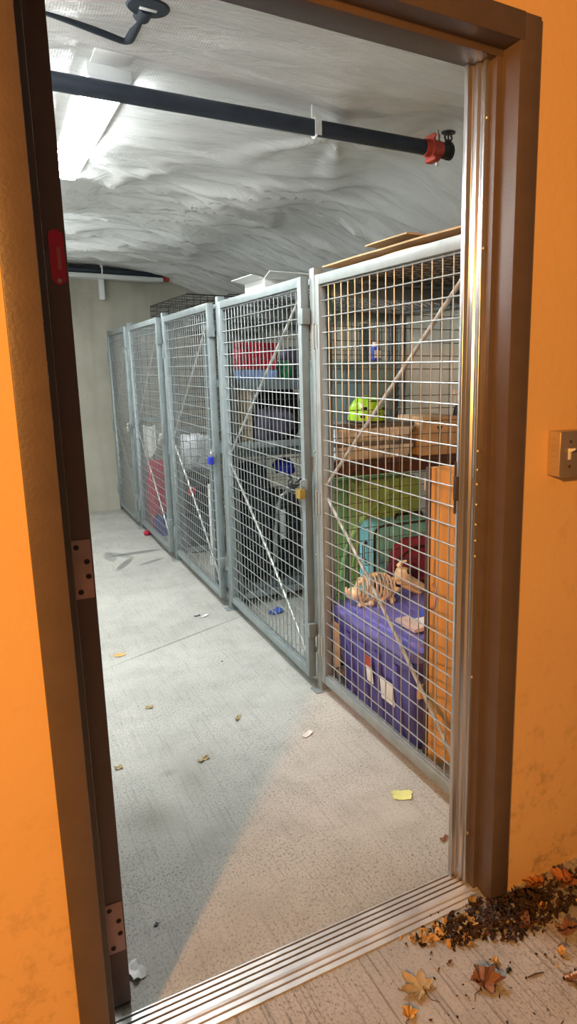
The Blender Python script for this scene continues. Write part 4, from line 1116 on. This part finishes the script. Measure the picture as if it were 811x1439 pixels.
b = MB(); q = vp(268, 690, 0.06); b.box((q.x - 0.02, VY + 0.064, q.z - 0.03), (q.x + 0.04, VY + 0.071, q.z + 0.03)); lab(b.build('red_tab', M_redbin, r, bevel=0.002), 'red tab')
wa, wb = vp(258, 672, 0.06), vp(312, 618, 0.06)
b = MB().blob(((wa.x + wb.x) / 2, VY + 0.26, (zb2 + wb.z) / 2), (wb.x - wa.x, 0.36, wb.z - zb2), 0.75, 0.05, 7, 5, 56, 36)
zmin = min(p.z for p in b.v)
for p in b.v: p.z += zb2 + 0.001 - zmin
b2 = thing('bin_bag', 'full white bin bag on top of the black case behind the middle door', 'bag', ((wa.x + wb.x) / 2, VY + 0.26, zb2))
b.build('bag_body', M_whitebag, b2)
q = vp(300, 622, 0.1)
b = MB().tube([(q.x, VY + 0.2, wb.z - 0.03), (q.x + 0.01, VY + 0.18, wb.z + 0.03), (q.x + 0.06, VY + 0.17, wb.z + 0.05)], [0.05, 0.02, 0.035], 12); b.build('knot', M_whitebag, b2)
ta, tb_ = vp(302, 776, -0.28), vp(302, 680, -0.28)
r = thing('white_downpipe', 'white fluted plastic pipe standing behind the middle door', 'pipe', (ta.x, VY - 0.28, 0))
b = MB(); pr = []
for k in range(24):
    a_ = 2 * pi * k / 24; rr = 0.030 * (1.0 if k % 2 else 0.88); pr.append((ta.x + rr * cos(a_), VY - 0.28 + rr * sin(a_)))
b.prism(pr, fx, 0.05, tb_.z); b.build('fluted_tube', M_white, r)
b = MB().lathe([(0.036, 0), (0.036, 0.06)], (ta.x, VY - 0.28, 0), 'Z', 24); b.build('end_cap', M_white, r)

# ================================================================== fourth locker: crimson bag, towel, bucket
RY = 6.12
def rp(x, y, dy=0.0): return at_y(x, y, RY + dy)
ra_, rb_ = rp(199, 740), rp(237, 648)
r = thing('laundry_bag', 'tall crimson fabric bag standing behind the door second from the far wall', 'bag', ((ra_.x + rb_.x) / 2, RY + 0.09, 0))
b = MB().blob(((max(1.265, ra_.x) + rb_.x) / 2, RY + 0.095, rb_.z / 2), (rb_.x - max(1.265, ra_.x), 0.17, rb_.z), 0.35, 0.014, 6, 3, 48, 40)
zmin = min(p.z for p in b.v)
for p in b.v: p.z -= zmin - 0.0005
zbag = max(p.z for p in b.v)
b.build('bag_body', M_redcloth, r)
b = MB().tube([(1.33, RY + 0.0, zbag - 0.12), (1.34, RY - 0.02, zbag - 0.02), (1.39, RY - 0.02, zbag - 0.02), (1.40, RY + 0.0, zbag - 0.12)], 0.008, 8); b.build('handle', M_redcloth, r)
# towel hung over a hook on the partition above the bag
tw0, tw1 = rp(197, 645), rp(222, 598)
b = MB(); nx_, nz_ = 26, 22
x0, x1, z0, z1 = 1.268, tw1.x + 0.01, tw0.z, tw1.z
for s_ in (0, 1):
    for j in range(nz_ + 1):
        for i in range(nx_ + 1):
            u = i / nx_; v = j / nz_
            yy = 6.292 - 0.014 * (0.5 + 0.5 * sin(u * 11 + 1.2 * sin(v * 3))) * (0.5 + 0.5 * v) - s_ * 0.008
            b.v.append(Vector((x0 + (x1 - x0) * (u + 0.05 * sin(v * 2.5) * (u - 0.5)), yy, z1 - (z1 - z0) * v * (1 - 0.22 * u * u) - 0.02 * sin(pi * u))))
n_ = (nx_ + 1) * (nz_ + 1)
for j in range(nz_):
    for i in range(nx_):
        k = j * (nx_ + 1) + i
        b.f += [[k, k + 1, k + nx_ + 2, k + nx_ + 1], [k + n_ + nx_ + 1, k + n_ + nx_ + 2, k + n_ + 1, k + n_]]; b.mi += [0, 0]
tag(b.build('towel', M_towelw, origin=((x0 + x1) / 2, 6.28, z1)), 'white towel hung on the partition above the crimson bag', 'towel')
g = at_z(236, 772)
gx = 1.325
gp = at_x(232, 770, gx)
r = thing('bucket', 'small blue bucket on the floor beside the crimson bag', 'bucket', (gx, gp.y, 0))
b = MB().lathe([(0.062, 0.0), (0.078, 0.15), (0.083, 0.152), (0.083, 0.16), (0.074, 0.158), (0.060, 0.01)], (gx, gp.y, 0), 'Z', 28); b.build('pail', M_bluebucket, r)
b = MB().tube([(gx, gp.y - 0.083 * cos(pi * k / 12), 0.15 + 0.05 * sin(pi * k / 12)) for k in range(13)], 0.003, 6); b.build('handle', M_gal, r)
g = at_z(204, 752)
b = MB().blob((g.x + 0.02, g.y, 0.018), (0.06, 0.09, 0.035), 0.8, 0.006, 20, 2, 20, 12)
for p in b.v: p.z = max(p.z, 0.0005)
tag(b.build('red_rag', M_redcloth, origin=(g.x, g.y, 0)), 'small red rag poking out under the door by the far post', 'rag')

# ================================================================== switch box on the outside wall
r = thing('switch_box', 'surface-mounted metal light switch box on the wall right of the door', 'switch', (1.25, WY, 1.19))
bx = [1.197, 1.31]; bz = [1.138, 1.247]; by = [1.207, WY]
MB().box((bx[0], by[0], bz[0]), (bx[1], by[1] - 0.0004, bz[1])).build('box', M_box, r, bevel=0.004, seg=3)
b = MB()
for z in (1.222, 1.193, 1.165): b.tube([(bx[0] - 0.0003, 1.228 + 0.0095 * cos(2 * pi * k / 20), z + 0.0095 * sin(2 * pi * k / 20)) for k in range(20)], 0.0009, 6, closed=True)
b.build('knockout', M_box, r)
cpv = MB().box((bx[0] - 0.001, by[0] - 0.004, bz[0] - 0.001), (bx[1] + 0.001, by[0] - 0.0004, bz[1] + 0.001)).build('cover_plate', M_plate, r, bevel=0.0015)
b = MB()
for z in (1.223, 1.163): b.lathe([(0.0036, 0), (0.0036, -0.0012), (0.002, -0.002)], (1.226, by[0] - 0.004, z), 'Y', 12)
b.build('screw', M_groove, cpv)
b = MB(); b.box((1.2195, by[0] - 0.0065, 1.180), (1.2285, by[0] - 0.004, 1.207)); b.add([(1.2205, by[0] - 0.006, 1.196), (1.2275, by[0] - 0.006, 1.196), (1.2275, by[0] - 0.006, 1.206), (1.2205, by[0] - 0.006, 1.206), (1.2215, by[0] - 0.022, 1.204), (1.2265, by[0] - 0.022, 1.204), (1.2265, by[0] - 0.022, 1.209), (1.2215, by[0] - 0.022, 1.209)], [(0, 3, 2, 1), (4, 5, 6, 7), (0, 1, 5, 4), (1, 2, 6, 5), (2, 3, 7, 6), (3, 0, 4, 7)])
lab(b.build('toggle', M_white, r, bevel=0.0006), 'cream toggle lever')

# ================================================================== scraps on the floor inside
def scrap(px, py, sx, sy, rz, m, name, label, cat, curl=0.006, seed=0):
    g = at_z(px, py); b = MB(); n = 8; R_ = Matrix.Rotation(rz, 3, 'Z'); rnd = random.Random(seed)
    for s_ in (0, 1):
        for j in range(n + 1):
            for i in range(n + 1):
                u, v = i / n - 0.5, j / n - 0.5
                p = Vector((u * sx * (1 + 0.35 * noise.noise(Vector((v * 3, seed, 0)))), v * sy * (1 + 0.35 * noise.noise(Vector((u * 3, seed, 5)))), 0.0012 + s_ * 0.0007 + curl * (u * u * 4 * 0.5 + abs(noise.noise(Vector((u * 2, v * 2, seed)))))))
                b.v.append(Vector((g.x, g.y, 0)) + R_ @ p)
    k2 = (n + 1) ** 2
    for j in range(n):
        for i in range(n):
            k = j * (n + 1) + i; b.f += [[k + k2, k + 1 + k2, k + n + 2 + k2, k + n + 1 + k2], [k + n + 1, k + n + 2, k + 1, k]]; b.mi += [0, 0]
    o = b.build(name, m, origin=(g.x, g.y, 0)); tag(o, label, cat); return o
scrap(565, 1118, 0.062, 0.050, -0.5, M_yellow, 'paper_note', 'yellow paper note on the floor below the nearest locker door', 'paper', 0.006, 1)
scrap(432, 1033, 0.050, 0.022, 0.5, M_paper, 'paper_scrap', 'torn white paper scrap on the floor by the nearest locker post', 'paper', 0.008, 2)
scrap(168, 921, 0.05, 0.04, 0.2, M_leaf_y, 'paper_scrap', 'tan scrap on the floor beside the floor joint', 'paper', 0.006, 3)
scrap(288, 866, 0.055, 0.018, 0.6, M_paper, 'paper_scrap', 'white scrap on the floor in front of the second locker door', 'paper', 0.006, 4)
scrap(277, 866, 0.035, 0.016, 0.2, M_black, 'rubber_scrap', 'black scrap next to the white one before the second locker door', 'scrap', 0.006, 5)
scrap(190, 1366, 0.032, 0.060, 0.3, M_paper, 'wrapper', 'white and green wrapper by the foot of the open door', 'wrapper', 0.016, 6)
scrap(167, 1080, 0.026, 0.02, 0.1, M_leaf_t, 'leaf_scrap', 'curled tan leaf bit on the floor left, level with the nearest locker', 'leaf', 0.012, 7)
scrap(286, 1068, 0.040, 0.020, 0.4, M_leaf_t, 'leaf_scrap', 'tan leaf bit in the middle of the bare floor', 'leaf', 0.012, 8)
scrap(210, 995, 0.03, 0.02, -0.4, M_leaf_t, 'leaf_scrap', 'small tan leaf bit on the floor left of the second locker door', 'leaf', 0.010, 9)
scrap(334, 1010, 0.04, 0.016, 0.9, M_leaf_t, 'leaf_scrap', 'olive leaf bit on the floor nearest the locker post', 'leaf', 0.010, 10)
scrap(220, 1300, 0.012, 0.010, 0.9, M_black, 'pebble', 'tiny black bit on the floor near the door sweep', 'scrap', 0.003, 12)
scrap(624, 1180, 0.028, 0.014, 0.3, M_leaf_b, 'leaf_scrap', 'brown leaf bit on the floor beside the right jamb', 'leaf', 0.010, 13)
scrap(312, 930, 0.01, 0.01, 0.3, M_black, 'pebble', 'tiny dark pebble on the floor past the floor joint', 'scrap', 0.003, 14)

# ================================================================== leaves and litter outside
def leaf(px, py, size, rz, m, label, curl=0.02, seed=0, lobes=5, tilt=0.0, lift=0.0, name='dead_leaf'):
    g = at_z(px, py); rnd = random.Random(seed); b = MB(); n = 84; rings = 7
    r = thing(name, label, 'leaf', (g.x, g.y, 0), group='fallen leaves outside the door')
    E_ = Euler((tilt, tilt * 0.5, rz)).to_matrix()
    if lobes >= 5: ctl = [(0, 1.0), (13, .74), (24, .46), (38, .66), (54, .90), (66, .66), (80, .42), (98, .52), (114, .60), (134, .38), (158, .30), (180, .08)]
    else: ctl = [(0, 1.0), (14, .80), (35, .55), (70, .38), (110, .38), (150, .52), (180, .62)]
    def rad(a):
        d = abs(math.degrees((a + pi) % (2 * pi) - pi)) * (1 + 0.06 * sin(a + seed))
        d = min(180, d)
        for (a0, r0_), (a1, r1_) in zip(ctl, ctl[1:]):
            if d <= a1:
                q = r0_ + (r1_ - r0_) * (d - a0) / (a1 - a0); break
        return size * 0.56 * q * (1 + 0.06 * sin(a * 29 + seed) + 0.04 * sin(a * 41))
    P = []
    for s_ in (0, 1):
        P.append(Vector((0, 0, 0.002)))
        for k in range(1, rings + 1):
            for j in range(n):
                a = 2 * pi * j / n; q = rad(a) * k / rings
                x, y = q * cos(a), q * sin(a)
                z = curl * ((k / rings) ** 2) * (0.5 + 0.8 * noise.noise(Vector((x / size * 2.4, y / size * 2.4, seed)))) + 0.004 * abs(sin(a * lobes / 2)) * k / rings
                P.append(Vector((x, y, z + 0.003)))
    half = 1 + rings * n
    P = [E_ @ p for p in P]
    for i in range(half): P[i + half].z += 0.0008
    zmin = min(p.z for p in P)
    for p in P: b.v.append(p + Vector((g.x, g.y, 0.0006 - zmin + lift)))
    for s_ in (0, 1):
        o_ = s_ * half
        for j in range(n): b.f.append([o_, o_ + 1 + j, o_ + 1 + (j + 1) % n]); b.mi.append(0)
        for k in range(rings - 1):
            for j in range(n):
                j2 = (j + 1) % n
                b.f.append([o_ + 1 + k * n + j, o_ + 1 + (k + 1) * n + j, o_ + 1 + (k + 1) * n + j2, o_ + 1 + k * n + j2]); b.mi.append(0)
    b.build('blade', m, r)
    c0 = E_ @ Vector((-size * 0.12, 0, 0.004)); c1 = E_ @ Vector((-size * 0.32, 0.006, 0.005)); c2 = E_ @ Vector((-size * 0.48, -0.003, 0.003))
    b = MB().tube([Vector((g.x, g.y, -zmin + lift)) + c for c in (c0, c1, c2)], [0.0011, 0.0009, 0.0007], 6)
    for p in b.v: p.z = max(p.z, 0.0006)
    b.build('stem', M_twig, r)
leaf(757, 1247, 0.095, 2.3, M_leaf_o, 'orange lobed leaf standing against the foot of the right wall', 0.03, 1, 5, 0.25)
leaf(800, 1246, 0.120, 1.2, M_leaf_o, 'largest orange leaf at the right edge by the wall', 0.03, 2, 5, 0.2)
leaf(680, 1387, 0.095, 0.4, M_leaf_b, 'crumpled pinkish brown leaf in the bright band of ground', 0.035, 3, 7)
leaf(592, 1392, 0.105, 1.9, M_leaf_t, 'flat olive-tan leaf at the bottom, nearest the threshold', 0.012, 4, 5)
leaf(762, 1279, 0.040, 0.2, M_leaf_y, 'small yellow curled leaf in the litter heap by the wall', 0.02, 5, 3)
leaf(787, 1343, 0.030, 1.4, M_leaf_y, 'pale upright leaf bit alone on the ground right of the heap', 0.02, 6, 3, 0.4)
leaf(712, 1299, 0.040, -0.6, M_leaf_t, 'slim tan leaf at the front edge of the litter heap', 0.012, 7, 3)
leaf(796, 1315, 0.075, 0.9, M_leaf_b, 'curled brown leaf on the dark ground at the right edge', 0.035, 8, 5)
leaf(738, 1300, 0.060, 2.5, M_leaf_b, 'brown curled leaf lying on the right of the litter heap', 0.03, 9, 5)
leaf(695, 1354, 0.030, 0.7, M_leaf_y, 'tiny tan leaf just behind the pinkish brown leaf', 0.01, 10, 3)
leaf(660, 1271, 0.038, 0.3, M_leaf_t, 'curled tan leaf at the end of the threshold against the jamb', 0.02, 11, 3, 0.3)
leaf(632, 1355, 0.016, 0.3, M_leaf_b, 'tiny dark red leaf on the edge of the bright band', 0.006, 12, 3)
leaf(575, 1430, 0.045, 0.9, M_leaf_y, 'yellow leaf at the bottom edge of the ground', 0.015, 13, 5)
leaf(805, 1380, 0.04, 2.0, M_leaf_b, 'brown leaf under the cigarette end at the right edge', 0.012, 14, 5)

def litter(px, py, rx, ry, h, n, label, seed, mats, k_=1.0):
    g = at_z(px, py); rnd = random.Random(seed); b = MB()
    for k in range(n):
        a = rnd.uniform(0, 2 * pi); q = math.sqrt(rnd.random())
        x, y = g.x + rx * q * cos(a), g.y + ry * q * sin(a)
        if x > RX1 - 0.07: y = min(y, WY - 0.03)
        z = 0.003 + h * (1 - q) * rnd.random()
        E_ = Euler((rnd.uniform(-0.9, 0.9), rnd.uniform(-0.9, 0.9), rnd.uniform(0, 6.3))).to_matrix()
        s = rnd.uniform(0.003, 0.012) * k_
        mi = 0 if rnd.random() < 0.72 else 1
        pts = []
        m = 7
        for s_ in (0, 1):
            for i in range(m):
                t = 2 * pi * i / m; rr = s * (0.55 + 0.5 * rnd.random())
                pts.append(E_ @ Vector((rr * 1.3 * cos(t), rr * 0.7 * sin(t), 0.25 * rr * cos(2 * t) + 0.0008 * s_)))
        zl = min(p.z for p in pts)
        z = max(z, 0.0008 - zl)
        b.add([Vector((x, y, z)) + p for p in pts], [tuple(range(m))[::-1], tuple(range(m, 2 * m))] + [(i, (i + 1) % m, m + (i + 1) % m, m + i) for i in range(m)], mi)
    o = b.build('leaf_litter', mats, origin=(g.x, g.y, 0), smooth=False)
    tag(o, label, 'leaf litter', None, 'stuff')
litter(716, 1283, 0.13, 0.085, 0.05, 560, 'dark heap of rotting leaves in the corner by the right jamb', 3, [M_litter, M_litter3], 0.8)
litter(645, 1308, 0.062, 0.045, 0.045, 240, 'clump of wet brown leaf bits on the ground before the threshold', 4, [M_litter, M_litter2])
litter(600, 1315, 0.05, 0.025, 0.012, 60, 'thin scatter of straw and leaf crumbs along the threshold', 5, [M_litter2, M_litter])
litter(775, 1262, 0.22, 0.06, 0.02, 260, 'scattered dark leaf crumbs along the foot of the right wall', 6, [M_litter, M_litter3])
litter(700, 1340, 0.30, 0.22, 0.0, 130, 'sparse crumbs of leaf over the open ground outside', 8, [M_litter, M_litter2], 0.45)

g = at_z(802, 1373)
r = thing('cigarette_end', 'pale cigarette end on the ground at the right edge', 'cigarette end', (g.x, g.y, 0))
d = Vector((0.85, -0.1, 0)).normalized()
p0 = Vector((g.x, g.y, 0.0046)) - d * 0.018
MB().cyl(p0, p0 + d * 0.055, 0.0040, 12).build('paper', M_clothpink, r)
MB().cyl(p0 - d * 0.003, p0, 0.0039, 12).build('burnt_tip', M_black, r)
g0, g1 = at_z(742, 1375), at_z(764, 1368)
b = MB().tube([(g0.x, g0.y, 0.003), ((g0.x + g1.x) / 2, (g0.y + g1.y) / 2 + 0.002, 0.0035), (g1.x, g1.y, 0.003)], [0.0018, 0.0022, 0.0014], 6)
tag(b.build('twig', M_twig, origin=(g0.x, g0.y, 0)), 'short dark twig on the ground left of the cigarette end', 'twig')
g = at_z(715, 1365)
b = MB().blob((g.x, g.y, 0.004), (0.016, 0.010, 0.0075), 0.8, 0.001, 60, 1, 14, 8)
tag(b.build('pebble', M_black, origin=(g.x, g.y, 0)), 'black pebble on the ground between twig and pinkish brown leaf', 'pebble')

for o in ROOTS:
    if '_o' in o: del o['_o']
